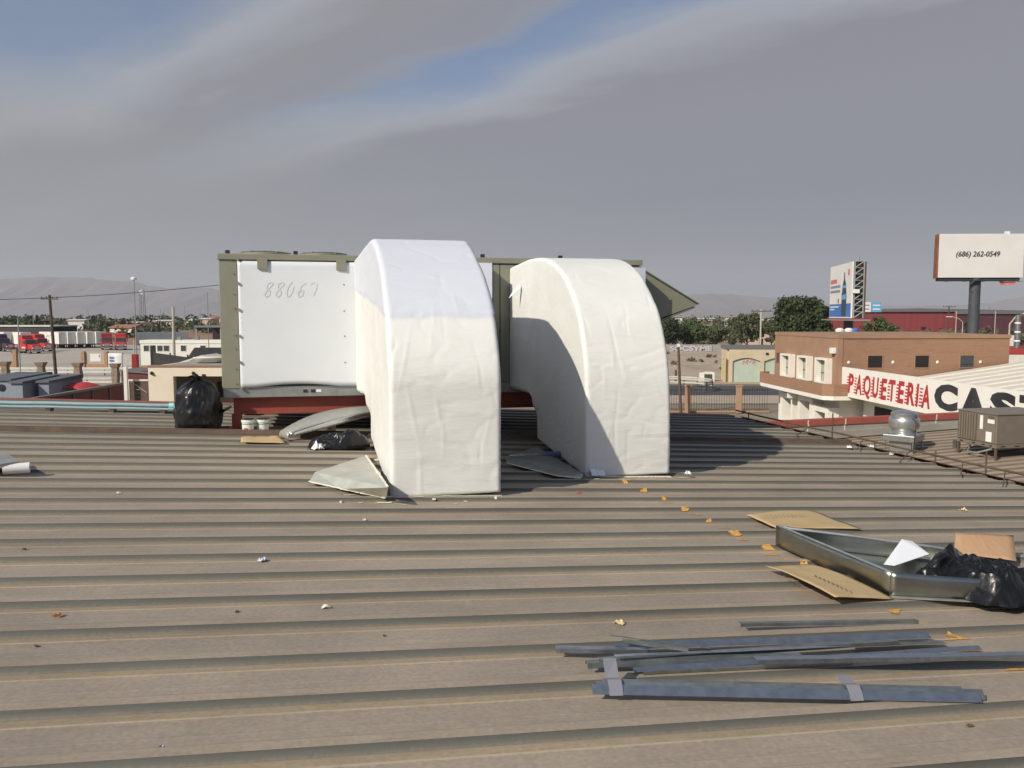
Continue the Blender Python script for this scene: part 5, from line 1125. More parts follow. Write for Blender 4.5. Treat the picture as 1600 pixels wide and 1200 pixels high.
belt('scrub around the red warehouse yard', (1380, 1640), (150, 205), (505, 512), 16, 25, m_leaf_ol, .5)

# ================================================================ houses far off
m_hw = [M('house_cream', (.58, .52, .42), rough=.85), M('house_white', (.70, .68, .63), rough=.85), M('house_pink', (.48, .33, .26), rough=.85)]; m_hr = [M('roof_grey', (.30, .29, .27), rough=.8), M('roof_red', (.34, .13, .085), rough=.8), M('roof_pale', (.6, .57, .5), rough=.8)]
HL = ['cream flat-topped house', 'white flat-topped house', 'pinkish house']; HR_ = ['with a grey roof', 'with a red roof', 'with a pale roof']
spots = [(62, 497, 420), (118, 499, 380), (172, 497, 440), (206, 503, 330), (188, 510, 270), (240, 496, 420), (256, 500, 360), (300, 495, 430), (318, 497, 380), (338, 495, 460), (1058, 494, 420), (1106, 497, 430), (1122, 508, 330), (1092, 510, 300), (1142, 514, 260), (1140, 494, 480), (1196, 499, 360), (1190, 517, 220)]
WHERE = ['left of the first utility pole', 'right of the first utility pole', 'above the red front-facing trucks', 'left of the lattice tower', 'above the grey trailer', 'just right of the lattice tower', 'left of the wooden pole', 'above the white site office', 'above the grey carport', 'touching the air handler’s left edge', 'under the weather hood tip', 'above the graffiti wall', 'left of the airy olive tree', 'above the slim bare-trunk tree', 'nearest left of the airy olive tree', 'on the skyline over the garage', 'right of the white crossarm pole', 'behind the white crossarm pole']
for i, ((x, y, Y), wh) in enumerate(zip(spots, WHERE)):
    a, b = i % 3, (0, 2, 0, 2, 1)[i % 5]; h = max(3.0, at(x, y, Y).z); p = at(x, 500, Y); w = 2.6 + (i * 37 % 5) * .5; t = thing('far_house', f'{HL[a]} {HR_[b]} {wh}', 'house', (p.x, Y, 0), R((i * 53) % 30 - 15), 'far houses')
    box('wall', m_hw[a], t, -w, w, 0, 8, 0, h - .5); MB().prism([(-.5, h - .497), (8.5, h - .497), (8.5, h - .3), (4, h + (.6 if b == 1 else .1)), (-.5, h - .3)], 'x', -w - .4, w + .4).build('roof', m_hr[b], t)
    for q in (-.5, .4): box('window', m_glass, t, w * q - .6, w * q + .6, -.06, -.004, 1.2, 2.4)
    box('door', m_dark, t, -.5, .5, -.06, -.004, 0, 2.1)

# ================================================================ street on the right
m_iron = M('black_iron', (.02, .018, .018), rough=.6); m_pillar = M('orange_pillar', (.38, .225, .135), (.42, .26, .16), 2, rough=.9)
YF = 69.0
fence = thing('iron_fence', 'black iron bar fence between orange pillars along the pavement', 'fence', (at(1020, 600, YF).x, YF, 0), 0)
fl_, fr_ = 0, at(1203, 600, YF).x - at(1020, 600, YF).x; nb = int((fr_ - fl_) / .21)
bar_me = MB().box(-.012, .012, -.012, .012, .15, 2.02).mesh('bar', m_iron)
for k in range(nb):
    o = link(bpy.data.objects.new('bar', bar_me), fence); o.location = (.1 + k * .21, 0, 0)
for z in (.25, 1.85): box('rail', m_iron, fence, 0, fr_, -.03, -.0125, z, z + .05)
box('plinth', m_pillar, fence, 0, fr_, -.06, .06, 0, .145)
for x, lb in ((1075, 'orange rendered fence pillar left of the dirt lot'), (1155, 'orange rendered fence pillar nearer the brick office')):
    p = at(x, 600, YF - .32); t = thing('fence_pillar', lb, 'pillar', (p.x, YF - .32, 0), 0, 'fence pillars'); box('shaft', m_pillar, t, -.2, .2, -.2, .2, 0, 2.2); box('cap', m_pillar, t, -.25, .25, -.25, .25, 2.203, 2.32)
p = at(1064, 642, 67.5); t = thing('lamp_post', 'brown slanted lamp post with a white lamp head by the iron fence', 'lamp post', (p.x, 67.5, 0), 0)
zt_ = at(1060, 542, 67.5).z; MB().tube([(0, 0, 0), (at(1060, 542, 67.5).x - p.x, 0, zt_)], [.13, .10], 8).build('post', m_rust_dk, t); xx = at(1060, 541, 67.5).x - p.x; box('lamp_head', m_white, t, xx - .11, xx + .11, -.11, .11, zt_ + .003, zt_ + .24)
# curved guard rail
m_rail2 = M('pale_guardrail', (.50, .49, .44), (.58, .56, .5), 2, rough=.6)
def guardrail(label, pts, h=(.35, .72, .95), step=3.2, mat=None, thick=.05, hh=.16):
    o0 = Vector((pts[0][0], pts[0][1], 0)); t = thing('guard_rail', label, 'guard rail', o0, 0, 'guard rails by the roads'); P = [Vector((x, y, 0)) - o0 for x, y in pts]
    for z in h:
        mb = MB(); vs = []
        for i, p in enumerate(P):
            d = (P[min(i + 1, len(P) - 1)] - P[max(i - 1, 0)]).normalized(); n_ = Vector((d.y, -d.x, 0)); vs += [p + Vector((0, 0, z)) + n_ * .01, p + n_ * thick + Vector((0, 0, z + hh * .25)), p + Vector((0, 0, z + hh * .5)) + n_ * .01, p + n_ * thick + Vector((0, 0, z + hh * .75)), p + Vector((0, 0, z + hh)) + n_ * .01]
        ob = mb.add(vs, [(i * 5 + k, i * 5 + k + 1, (i + 1) * 5 + k + 1, (i + 1) * 5 + k) for i in range(len(P) - 1) for k in range(4)]).build('beam', mat or m_rail2, t); ob.modifiers.new('t', 'SOLIDIFY').thickness = .01
    acc = step
    for a, b in zip(P, P[1:]):
        L_ = (b - a).length; s = step - acc if acc < step else 0; acc += L_
        while acc >= step:
            acc -= step; q = b - (b - a).normalized() * min(acc, L_); box('post', m_rust_dk, t, q.x - .06, q.x + .06, q.y + .03, q.y + .15, 0, h[-1] + hh + .05)
    return t
arc = []
for k in range(26):
    a = math.pi * (1.08 - 1.55 * k / 25); arc.append((17.0 + 5.2 * math.cos(a), 92 + 5.2 * math.sin(a)))
guardrail('pale guard rail curving round the road corner beside the dirt lot', [(2, 96.6), (8, 96.6), (13, 96.3), (16.5, 96.2)] + [(16.5 + 5.4 * math.sin(a), 90.8 + 5.4 * math.cos(a)) for a in np.linspace(.15, 2.4, 18)] , step=1.8)
# garage building with mint doors
m_butter = M('butter_wall', (.52, .43, .29), (.57, .475, .33), .8, rough=.9, dirt=(.45, .37, .25), dscale=.6); m_mintd = M('mint_door', (.38, .45, .37), (.43, .50, .42), .6, rough=.7, dirt=(.32, .38, .31), dscale=.7)
GX, GY = at(1135, 600, 101).x, 101.0
gar = thing('garage_building', 'pale yellow garage building with mint green doors under shallow arches', 'garage', (GX, GY, 0), R(-5))
zt_ = at(1150, 541, 101).z
box('wall', m_butter, gar, 0, 16, .3, 4, 0, zt_ - .35); box('roof_edge', m_rdroof, gar, -.1, 16.2, -.05, 4.2, zt_ - .347, zt_ + .05)
fr = MB()
for k in range(4):
    x0 = .7 + k * 3.75; fr.box(x0 - .45, x0, .0, .299, 0, 2.55)
    pts = [(x0, 2.55)] + [(x0 + 3.3 * i / 10, 2.55 + .42 * math.sin(math.pi * i / 10)) for i in range(1, 10)] + [(x0 + 3.3, 2.55), (x0 + 3.3, zt_ - .35), (x0, zt_ - .35)]
    for i in range(10):
        xa_, xb_ = x0 + 3.3 * i / 10, x0 + 3.3 * (i + 1) / 10; za_, zb_ = 2.55 + .42 * math.sin(math.pi * i / 10), 2.55 + .42 * math.sin(math.pi * (i + 1) / 10)
        fr.hexa([(xa_, 0, za_), (xb_, 0, zb_), (xb_, .299, zb_), (xa_, .299, za_)], [(xa_, 0, zt_ - .352), (xb_, 0, zt_ - .352), (xb_, .299, zt_ - .352), (xa_, .299, zt_ - .352)])
    fr.box(x0 - .45, x0, 0, .299, 2.553, zt_ - .352)
    d = box('door', m_mintd, gar, x0 + .02, x0 + 3.28, .22, .28, .02, 2.95)
    for q in (.33, .66): box('door_seam', m_rail2, d, x0 + 3.3 * q - .02, x0 + 3.3 * q + .02, .205, .2185, .04, 2.6)
fr.build('arched_front', m_butter, gar)
box('corner_post', M('yellow_post', (.50, .40, .20), rough=.8), gar, -.45, -.12, -.1, .25, 0, 3.0)
box('wall_light', m_black, gar, 4.6, 4.9, -.12, -.004, 3.35, 3.6)
gr = MB()
for k, (a, b) in enumerate((((0, 0), (.15, .5)), ((.15, .5), (.4, .2)), ((.4, .2), (.5, .6)), ((.6, .05), (.62, .6)), ((.62, .6), (.9, .3)), ((.9, .3), (1.1, .6)), ((1.15, .1), (1.5, .55)), ((1.2, .55), (1.55, .1)))):
    d_ = Vector((b[0] - a[0], 0, b[1] - a[1])).normalized(); n_ = Vector((-d_.z, 0, d_.x)) * .05; A_, B_ = Vector((1.9 + a[0], .199, 2.1 + a[1])), Vector((1.9 + b[0], .199, 2.1 + b[1])); gr.add([A_ - n_, B_ - n_, B_ + n_, A_ + n_], [(0, 1, 2, 3)])
gr.build('graffiti', M('graffiti_red', (.5, .18, .14), rough=.8), gar)
# graffiti wall
gw = thing('graffiti_wall', 'low grey wall covered in bubble-letter graffiti at the top of the dirt lot', 'wall', (at(1036, 550, 168).x, 168, .75), 0)
box('wall', M('bare_block', (.30, .27, .24), (.36, .33, .29), .6, rough=.9), gw, 0, 13.5, 0, .2, -.8, 1.55)
text_obj('graffiti_fill', 'SOCSYME', M('graffiti_pale', (.50, .47, .52), rough=.8), gw, 8.6, 1.05, Matrix.Translation((1.3, -.02, .25)) @ Matrix.Rotation(R(90), 4, 'X'), bold=.05); text_obj('graffiti_outline', 'SOCSYME', M('graffiti_dark', (.07, .05, .10), rough=.8), gw, 8.6, 1.12, Matrix.Translation((1.42, -.008, .2)) @ Matrix.Rotation(R(90), 4, 'X'), bold=.075)
# transformer box in a white frame, posts
p = gnd(1107, 597); t = thing('utility_cabinet', 'dark green utility cabinet between white wall stubs in the dirt lot', 'cabinet', (p.x, 101.5, 0), 0); box('cabinet', M('cabinet_green', (.05, .07, .05), rough=.6), t, -.35, .55, 0, .6, 0, .85); box('wall_stub', m_stucco_w, t, -.9, -.4, 0, .5, 0, 1.1); box('wall_stub', m_stucco_w, t, .6, .85, 0, .5, 0, 1.15); box('lintel', m_stucco_w, t, -.4, .6, .1, .5, .95, 1.2)
p = gnd(1056, 597); o = box('marker_post', m_rust_dk, None, -.12, .12, -.12, .12, 0, 1.5, loc=(p.x, 101, 0)); tag(o, 'short dark post standing in the dirt lot left of the lamp post', 'post')
def pole(name, label, x, ytop, Y, r, mat, arms=(), lean=0.0, cat='pole', group='poles'):
    p = at(x, 500, Y); h = at(x, ytop, Y).z; t = thing(name, label, cat, (p.x, Y, 0), 0, group); MB().tube([(lean * h, 0, 0), (0, 0, h)], [r, r * .75], 8).build('shaft', mat, t, smooth=True, auto=True)
    for z, w in arms:
        a = box('crossarm', m_rust_dk, t, -w, w, -.12, -.03, z, z + .14)
        for q in (-.9, -.35, .35, .9): MB().lathe([(.03, z + .141), (.05, z + .2), (.07, z + .28), (.03, z + .36)], 8, (w * q, -.07)).build('insulator', m_rust_dk, a)
    return t
m_wood = M('pole_wood', (.055, .042, .034), (.09, .07, .055), 3, rough=.95); m_cpole = M('concrete_pole', (.42, .38, .31), (.48, .44, .36), 1, rough=.85); m_spole = M('steel_pole', (.30, .31, .32), rough=.5, metal=.4)
h_ = at(80, 462, 98).z
pole('utility_pole', 'dark wooden utility pole with two crossarms in front of the truck yard', 79, 461, 98, .20, m_wood, ((h_ - .45, 1.0), (at(80, 501, 98).z, 1.1)), lean=.035, cat='utility pole')
pole('utility_pole', 'pale pole with a crossarm rising behind the yellow garage', 1189, 483, 132, .16, m_cpole, ((at(1189, 487, 132).z, 1.6),), cat='utility pole')
pole('utility_pole', 'thin dark pole with a crossarm in front of the red warehouse', 1482, 478, 180, .18, m_wood, ((at(1482, 480, 180).z, 1.4),), cat='utility pole')
pole('utility_pole', 'tan wooden pole rising behind the black tarp fence', 271, 479, 74, .16, m_cpole, cat='utility pole', lean=-.01)
pole('flag_mast', 'thin grey mast right of the tan pole, near the air handler', 325, 456, 72, .045, m_spole, cat='mast'); pole('flag_mast', 'thin pale mast in front of the shed at the far left', 28, 497, 112, .10, m_spole, cat='mast'); pole('flag_mast', 'short white post in front of the grey trailer', 208, 531, 108, .09, m_cpole, cat='mast'); pole('flag_mast', 'slim grey pole in front of the maroon block', 1555, 486, 160, .09, m_cpole, cat='mast'); pole('flag_mast', 'short slim pale pole left of the tall billboard pole', 1494, 486, 150, .08, m_cpole, cat='mast')
t = pole('floodlight_mast', 'tall thin floodlight mast above the truck yard', 211.5, 438, 150, .12, m_spole, cat='light mast'); hz_ = at(211, 438, 150).z
MB().lathe([(.1, hz_ + .01), (.5, hz_ + .12), (.52, hz_ + .45), (.3, hz_ + .6)], 12).build('lamp_ring', m_white, t)
def street_lamp(label, x, ytop, Y, arm):
    t = pole('street_lamp', label, x, ytop, Y, .07, m_cpole, cat='street lamp'); h = at(x, ytop, Y).z; MB().tube([(0, 0, h - .02), (arm * .4, 0, h + .5), (arm, 0, h + .75)], .05, 6).build('arm', m_cpole, t); box('lamp_head', m_white, t, min(arm, arm * 1.5), max(arm, arm * 1.5), -.12, .12, h + .7, h + .8)
street_lamp('curved street lamp left of the tall billboard pole', 1504.5, 503, 120, -1.6); street_lamp('street lamp beside the steel chimney at the right margin', 1578, 506, 62, 1.0)
# lattice tower
p = at(223.5, 500, 420); t = thing('lattice_tower', 'far lattice radio tower behind the floodlight mast', 'tower', (p.x, 420, 0)); h_ = at(223, 452, 420).z; mb = MB()
for sx, sy in ((-1, -1), (1, -1), (1, 1), (-1, 1)): mb.tube([(sx * 1.3, sy * 1.3, 0), (sx * .7, sy * .7, h_)], .16, 4)
for k in range(8):
    z0, z1 = h_ * k / 8, h_ * (k + 1) / 8; mb.tube([(-1.2, -1.2, z0), (1.1, -1.1, z1)], .10, 4); mb.tube([(1.2, -1.2, z0), (-1.1, -1.1, z1)], .10, 4)
mb.build('lattice', m_spole, t); box('antenna', m_white, t, -.9, .9, -1.0, -.7, h_ - 2.5, h_ - .3)
# overhead wire
a, b = at(-80, 470, 98), at(420, 437, 98); o = MB().tube([a.lerp(b, q) - a - Vector((0, 0, .5 * math.sin(math.pi * q))) for q in np.linspace(0, 1, 24)], .035, 4).build('overhead_wire', m_black, None, loc=a); tag(o, 'thin overhead wire slanting across the mountains at the left', 'wire')
# steel chimney and things by the right margin
p = at(1588, 560, 58); t = thing('steel_chimney', 'shiny steel chimney with bands at the right margin', 'chimney', (p.x, 58, 0)); h0, h1 = at(1588, 548, 58).z, at(1588, 492, 58).z
MB().tube([(0, 0, 0), (0, 0, h0), (0, 0, h1)], .17, 14).build('flue', m_galv, t, smooth=True, auto=True)
for k in range(4): MB().lathe([(.172, h0 + k * .62), (.20, h0 + k * .62 + .02), (.20, h0 + k * .62 + .1), (.172, h0 + k * .62 + .12)], 14).build('band', m_white, t)
MB().tube([(.0, 0, h1 - .12), (.32, 0, h1 - .02)], .1, 10).build('outlet', m_galv_new, t)
m_redroof = M('red_flat_roof', (.30, .035, .03), rough=.7)
t = thing('annex_building', 'low white-edged building with a dark red roof at the right margin', 'building', (at(1571, 560, 56).x, 56, 0), 0); zz = at(1580, 556, 56).z; box('wall', m_stucco_w, t, 0, 14, 0, 1.5, 0, zz); box('roof_band', m_redroof, t, .6, 14, 1.6, 6, zz - 1.2, zz + .45); box('tank', m_stucco_w, t, 1.2, 5, 7, 9, 0, zz + 1.2)
# tanks on the skyline behind the brick office
for i, (x, mt, lb) in enumerate(((1312, m_stucco_w, 'white water tank left of the blue one behind the brick roof'), (1326, m_stucco_w, 'white water tank beside the angled billboard pole'), (1335, m_adb, 'blue water tank behind the brick roof'))):
    p = at(x, 520, 72); t = thing('water_tank', lb, 'tank', (p.x, 72, 0), 0, 'water tanks'); z1 = at(x, 512.5, 72).z; MB().lathe([(.34, z1 - 1.0), (.36, z1 - .9), (.36, z1 - .15), (.2, z1 - .02), (.1, z1)], 14).build('vessel', mt, t, smooth=True, auto=True); box('stand', m_rust_dk, t, -.3, .3, -.3, .3, 0, z1 - 1.003)

# ================================================================ truck yard on the left
m_trk = M('truck_red', (.50, .035, .025), (.44, .03, .022), .8, rough=.35, spec=.6); m_trk2 = M('truck_dark_red', (.28, .022, .022), rough=.35); m_tyre = M('tyre', (.015, .015, .015), rough=.85); m_chrome = M('chrome', (.6, .6, .6), rough=.2, metal=1); m_trailer = M('trailer_white', (.66, .64, .58), (.72, .70, .64), .4, rough=.5); m_trailer_g = M('trailer_grey', (.17, .19, .21), (.2, .22, .24), .4, rough=.5)
def semi(label, loc, rz, mat, group='red semi trucks in the yard'):
    t = thing('semi_truck', label, 'truck', loc, rz, group)
    cab = MB().prism([(-1.9, .9), (1.0, .9), (1.0, 2.0), (.55, 2.95), (-.2, 3.1), (-.4, 3.85), (-1.6, 4.0), (-1.9, 3.9)], 'y', -1.2, 1.2).build('cab', mat, t, bevel=.08)
    MB().prism([(1.003, .75), (2.75, .75), (2.85, 1.55), (2.5, 1.85), (1.003, 2.05)], 'y', -1.0, 1.0).build('hood', mat, t, bevel=.1)
    MB().hexa([(1.015, -1.05, 2.08), (1.015, 1.05, 2.08), (.58, 1.05, 2.9), (.58, -1.05, 2.9)], [(1.06, -1.05, 2.08), (1.06, 1.05, 2.08), (.63, 1.05, 2.9), (.63, -1.05, 2.9)]).build('windscreen', m_glass, cab)
    for s in (-1, 1): box('side_window', m_glass, cab, -.25, .65, s * 1.205 - .01, s * 1.205 + .01, 2.05, 2.75); box('sleeper_window', m_glass, cab, -1.5, -1.0, s * 1.205 - .01, s * 1.205 + .01, 2.2, 2.7); box('mirror', m_black, cab, .75, .9, s * 1.4 - .06, s * 1.4 + .06, 2.0, 2.7); box('fuel_tank', m_chrome, t, -1.6, .4, s * 1.0 - .2, s * 1.0 + .2, .45, .88, bevel=.1); box('fairing_stripe', m_trailer, cab, -.6, .6, s * 1.205 - .006, s * 1.205 + .006, 1.15, 1.4)
    box('grille', m_chrome, t, 2.83, 2.9, -.55, .55, .85, 1.6, bevel=.03); box('bumper', m_chrome, t, 2.6, 3.0, -1.2, 1.2, .4, .74, bevel=.06)
    for s in (-.8, .8): box('headlight', m_white, t, 2.76, 2.86, s - .18, s + .18, 1.05, 1.35)
    box('chassis', m_black, t, -5.0, 2.6, -.45, .45, .6, .88); box('fifth_wheel', m_black, t, -4.3, -3.0, -.6, .6, .883, 1.05)
    for x in (1.9, -2.9, -4.2):
        for s in (-1, 1):
            w = MB().tube([(x, s * .75, .52), (x, s * 1.12, .52)], .52, 18).build('wheel', m_tyre, t, smooth=True, auto=True); MB().tube([(x, s * 1.121, .52), (x, s * 1.14, .52)], .28, 12).build('hub', m_chrome, w)
    return t
def pos(x, Y): q = at(x, 520, Y); return (q.x, Y, -.02)
semi('bright red semi truck facing right, leftmost and nearest in the yard', pos(44, 180), R(-28), m_trk); semi('bright red semi truck facing right, just behind the nearest one', pos(63, 190), R(-28), m_trk)
semi('dark red semi truck with a grey front, left of the two facing the camera', pos(166, 200), R(-62), m_trk2); semi('red semi truck with a chrome front, right of the two facing the camera', pos(188, 199), R(-62), m_trk); semi('dark semi truck half out of frame at the left margin', pos(4, 190), R(-28), M('truck_navy', (.05, .03, .05), rough=.4))
def trailer(label, loc, rz, mat, sw=True, group='white trailers in the yard'):
    t = thing('box_trailer', label, 'trailer', loc, rz, group); b = box('box', mat, t, -12, 0, -1.3, 1.3, 1.15, 4.05, bevel=.04); box('frame_rail', m_black, t, -11.8, -.3, -.5, .5, .85, 1.147); box('bottom_trim', m_galv_dull, t, -12.02, .02, -1.32, 1.32, 1.05, 1.146)
    for x in (-9.2, -10.5):
        for s in (-1, 1): MB().tube([(x, s * .75, .52), (x, s * 1.2, .52)], .52, 16).build('wheel', m_tyre, t, smooth=True, auto=True)
    for s in (-.8, .8): box('landing_leg', m_black, t, -2.2, -2.0, s - .08, s + .08, 0, .85)
    if sw:
        for s in (-1, 1):
            MB().tube([(-4 + 1.3 * math.cos(a), s * 1.30, 2.4 + 1.0 * math.sin(a)) for a in np.linspace(.2, 2.6, 10)], [.02, .1, .14, .15, .15, .14, .12, .1, .06, .02], 4).build('painted_swoosh', m_trk, b); MB().tube([(-6.5 + 1.2 * math.cos(a), s * 1.30, 2.2 + .9 * math.sin(a)) for a in np.linspace(.2, 2.6, 10)], [.02, .1, .14, .15, .15, .14, .12, .1, .06, .02], 4).build('painted_swoosh', m_adt, b)
    return t
TW = ['first from the left of the white trailers', 'second from the left of the white trailers', 'third from the left of the white trailers', 'fourth from the left of the white trailers', 'last white trailer before the red trucks']
for k, x in enumerate((100, 114, 129, 144, 158)): trailer(f'white box trailer with a red swoosh, {TW[k]}', pos(x, 207 + k), R(-40), m_trailer)
trailer('white box trailer behind the two right-facing red trucks', pos(40, 206), R(-30), m_trailer, False); trailer('white box trailer at the far left behind the dark truck', pos(14, 206), R(-30), m_trailer, False); trailer('plain grey box trailer right of the red trucks', pos(212, 205), R(-158), m_trailer_g, False, 'grey trailers')
def canopy(name, label, x0, x1, ytop, Y, dep, hd, roof, wallm, cat='shed', posts=4):
    a, b = at(x0, 500, Y), at(x1, 500, Y); z = at(x0, ytop, Y).z; w = b.x - a.x; t = thing(name, label, cat, (a.x, Y, 0)); box('roof', roof, t, -.3, w + .3, -.4, dep, z - .35, z); box('back_wall', wallm, t, 0, w, dep - .4, dep - .1, 0, z - .353)
    for k in range(posts): x = w * k / (posts - 1); box('post', m_spole, t, x - .12, x + .12, 0, .24, 0, z - .353)
    box('fascia', wallm, t, 0, w, -.1, -.02, z - hd, z - .353); return t
canopy('dark_shed', 'long dark open shed with a pale roof edge behind the red trucks', -60, 80, 508.5, 236, 14, 3.4, m_wroof, M('shed_dark', (.05, .045, .045), rough=.9)); canopy('carport', 'grey-roofed open carport with dark interior beside the air handler', 306, 420, 509, 176, 10, .6, M('carport_roof', (.16, .16, .165), rough=.7), m_dark, 'carport')
m_bank = M('red_earth', (.19, .115, .075), (.25, .155, .10), .1, rough=.95, dirt=(.13, .10, .06), dscale=.2)
tag(grid_obj('earth_bank', lambda a, b: (-205 + 170 * a, 238 + 34 * b, -.3 + (3.6 + .8 * noise.noise((a * 9, 3, 1))) * math.sin(math.pi * min(1, b * .9)) ** .7 + .25 * noise.noise((a * 40, b * 6, 2))), 90, 12, m_bank), 'reddish earth bank behind the truck yard', None, None, 'structure')
# white site office
a = at(218, 500, 128); t = thing('site_office', 'long white portable site office with small dark windows', 'portable office', (a.x, 128, 0)); w = at(352, 500, 128).x - a.x; zt_ = at(218, 531.5, 128).z
box('wall', m_trailer, t, 0, w, 0, 3.5, .4, zt_ - .5); box('roof_band', m_stucco_w, t, -.1, w + .1, -.08, 3.6, zt_ - .497, zt_)
for x in (.5, 2.6, 3.6, 6.2, 9.2): f = box('window_frame', m_stucco_w, t, x - .06, x + .86, -.05, -.003, zt_ - 1.75, zt_ - .75); box('pane', m_glass, f, x, x + .8, -.06, -.051, zt_ - 1.68, zt_ - .82)
box('door', m_dark, t, 1.5, 2.3, -.06, -.004, .5, zt_ - .8); box('skirting', m_rust_dk, t, 0, w, .05, 3.4, 0, .398)
for k, x in enumerate((4.5, 5.3, 8.0)): box('roof_unit', m_galv, t, x, x + .6, .8, 1.5, zt_ + .003, zt_ + .5)
# black tarp fence
p0, p1, p2 = at(240, 545, 72), at(292, 545, 66), at(360, 545, 66); o0 = Vector((p0.x, 72, 0)); t = thing('tarp_fence', 'black tarp-covered fence behind the cream building', 'fence', o0); z1, z2 = at(240, 551, 72).z, at(292, 543, 66).z
m_tarp = M('black_tarp', (.018, .018, .02), (.03, .03, .032), 1.5, rough=.7, bump=.4, bscale=3)
MB().add([(0, 0, 0), (p1.x - o0.x, -6, 0), (p1.x - o0.x, -6, z1 - .1), (0, 0, z1)], [(0, 1, 2, 3)]).build('tarp', m_tarp, t).modifiers.new('t', 'SOLIDIFY').thickness = .03
MB().add([(p1.x - o0.x + .05, -6, 0), (p2.x - o0.x, -6, 0), (p2.x - o0.x, -6, z2), (p1.x - o0.x + .6, -6, z2), (p1.x - o0.x + .05, -6, z1 - .1)], [(0, 1, 2, 3, 4)]).build('tarp', m_tarp, t).modifiers.new('t', 'SOLIDIFY').thickness = .03
for q in (0, .5, 1): box('post', m_wood, t, (p1.x - o0.x) * q - .05, (p1.x - o0.x) * q + .05, -6 * q + .05, -6 * q + .15, 0, z1 + .1)
# cream building
m_cream = M('cream_wall', (.70, .62, .48), (.74, .66, .52), .7, rough=.85, dirt=(.6, .52, .4), dscale=.5); CY = 46.0
a = at(232, 600, CY); t = thing('cream_building', 'cream flat-roofed building with a deep open porch', 'building', (a.x, CY, 0)); zt_ = at(232, 573, CY).z; xo = at(271, 600, CY).x - a.x; w = 9.0; zo = at(271, 588, CY).z
MB().box(0, xo, 0, .4, 0, zt_).build('front_wall', m_cream, t); MB().box(xo + .002, w, 0, .4, zo, zt_).build('lintel_beam', m_cream, t); box('side_wall', m_cream, t, 0, .4, .402, 8, 0, zt_ - .003); box('back_wall', M('porch_tan', (.30, .23, .16), rough=.9), t, .41, w, 2.4, 2.7, 0, zt_ - .1); box('porch_side', M('porch_grey', (.14, .14, .14), rough=.9), t, xo - .4, xo - .002, .403, 2.39, 0, zt_ - .2); box('roof_slab', m_concrete, t, .41, w, .405, 8, zt_ - .09, zt_ + .03); box('coping', m_stucco_o, t, -.06, w, -.06, .45, zt_ + .003, zt_ + .07)
box('porch_window', m_dark, t, xo + 1.6, xo + 3.0, 2.33, 2.398, zo - 1.4, zo - .5)
for x in (at(238, 600, CY).x - a.x, at(303, 600, CY).x - a.x): z = at(238, 583, CY).z; f = MB().lathe([(.09, 0), (.10, .05), (.05, .16)], 12).build('wall_lamp', m_black, t, smooth=True); f.location = (x, -.002, z); f.rotation_euler = (R(90), 0, 0)
p = at(328, 572, 49.5); o = MB().lathe([(.35, 0), (.8, .06), (.92, .3), (.95, .32), (.93, .33)], 24).build('roof_basin', m_stucco_w, None, loc=(p.x, 49.5, zt_ + .031), smooth=True); tag(o, 'round white basin standing on the cream building roof', 'basin')
p = at(300, 560, 62); t = thing('gabled_shed', 'small shed with a low pale gable between the tarp and the cream building', 'shed', (p.x, 58, 0)); z = at(328, 555, 58).z; MB().prism([(0, z - .7), (2.2, z), (4.4, z - .7), (4.4, z - .82), (2.2, z - .12), (0, z - .82)], 'y', 0, 3).build('roof', m_wroof, t); box('wall', m_concrete, t, .2, 4.2, .2, 2.8, 0, z - .83)
# wooden gate with white frame
a = at(199, 600, 47); b = at(231, 600, 47); t = thing('plank_gate', 'dark plank gate in a white frame left of the cream building', 'gate', (a.x, 47, 0)); w = b.x - a.x; z = at(199, 593, 47).z
m_plank = M('dark_plank', (.085, .062, .045), (.12, .09, .065), 2, rough=.9, stretch=(1, 1, 6))
nP = 14
for k in range(nP): box('plank', m_plank, t, .12, w - .02, .02, .06, z - .1 - (k + 1) * .22, z - .1 - k * .22 - .02)
f = MB(); f.box(.0, .1, -.02, .08, 0, z); f.box(.102, w, -.02, .08, z - .08, z); f.build('frame', m_stucco_w, t); MB().tube([(.2, -.03, z - .1), (w - .05, -.03, z - .75)], .03, 6).build('brace', m_galv_dull, t); box('handle', m_white, t, .5, .7, -.02, .018, z - .6, z - .55)
p = at(197, 600, 46.6); o = box('gate_post', m_stucco_w, None, -.09, .09, -.09, .09, 0, at(197, 573, 46.6).z, loc=(p.x, 46.6, 0)); tag(o, 'white square post at the left of the plank gate', 'post')
m_maroon = M('maroon_sheet', (.10, .025, .025), (.13, .035, .032), .8, rough=.75, stretch=(1, 5, .4)); m_mcap = M('maroon_cap', (.16, .145, .14), rough=.8)
x_ = -23.4; z_ = 4.04; t = thing('maroon_wall', 'dark maroon sheet wall with grey cap receding beyond the roof edge', 'wall', (x_, 30, 0)); 
for k in range(10): box('wall_panel', m_maroon, t, 0, .06, k * 2 + .04, k * 2 + 1.96, 0, z_ - .12); box('stud', m_mcap, t, .0, .14, k * 2 - .04, k * 2 + .035, 0, z_ - .121)
box('cap', m_mcap, t, -.1, .2, -.1, 20.05, z_ - .118, z_)
box('foot_rail', m_mcap, t, .142, .2, 0, 20, z_ - 1.15, z_ - 1.02)
t = thing('maroon_shed', 'dark maroon shed wall behind the plank gate', 'shed', (at(190, 600, 54).x, 54, 0)); z = at(205, 578, 54).z; box('wall', m_maroon, t, 0, 5, 0, 3, 0, z - .1); MB().prism([(-.1, z - .097), (5.1, z - .5), (5.1, z - .42), (-.1, z - .0)], 'y', -.1, 3.1).build('roof', m_mcap, t)
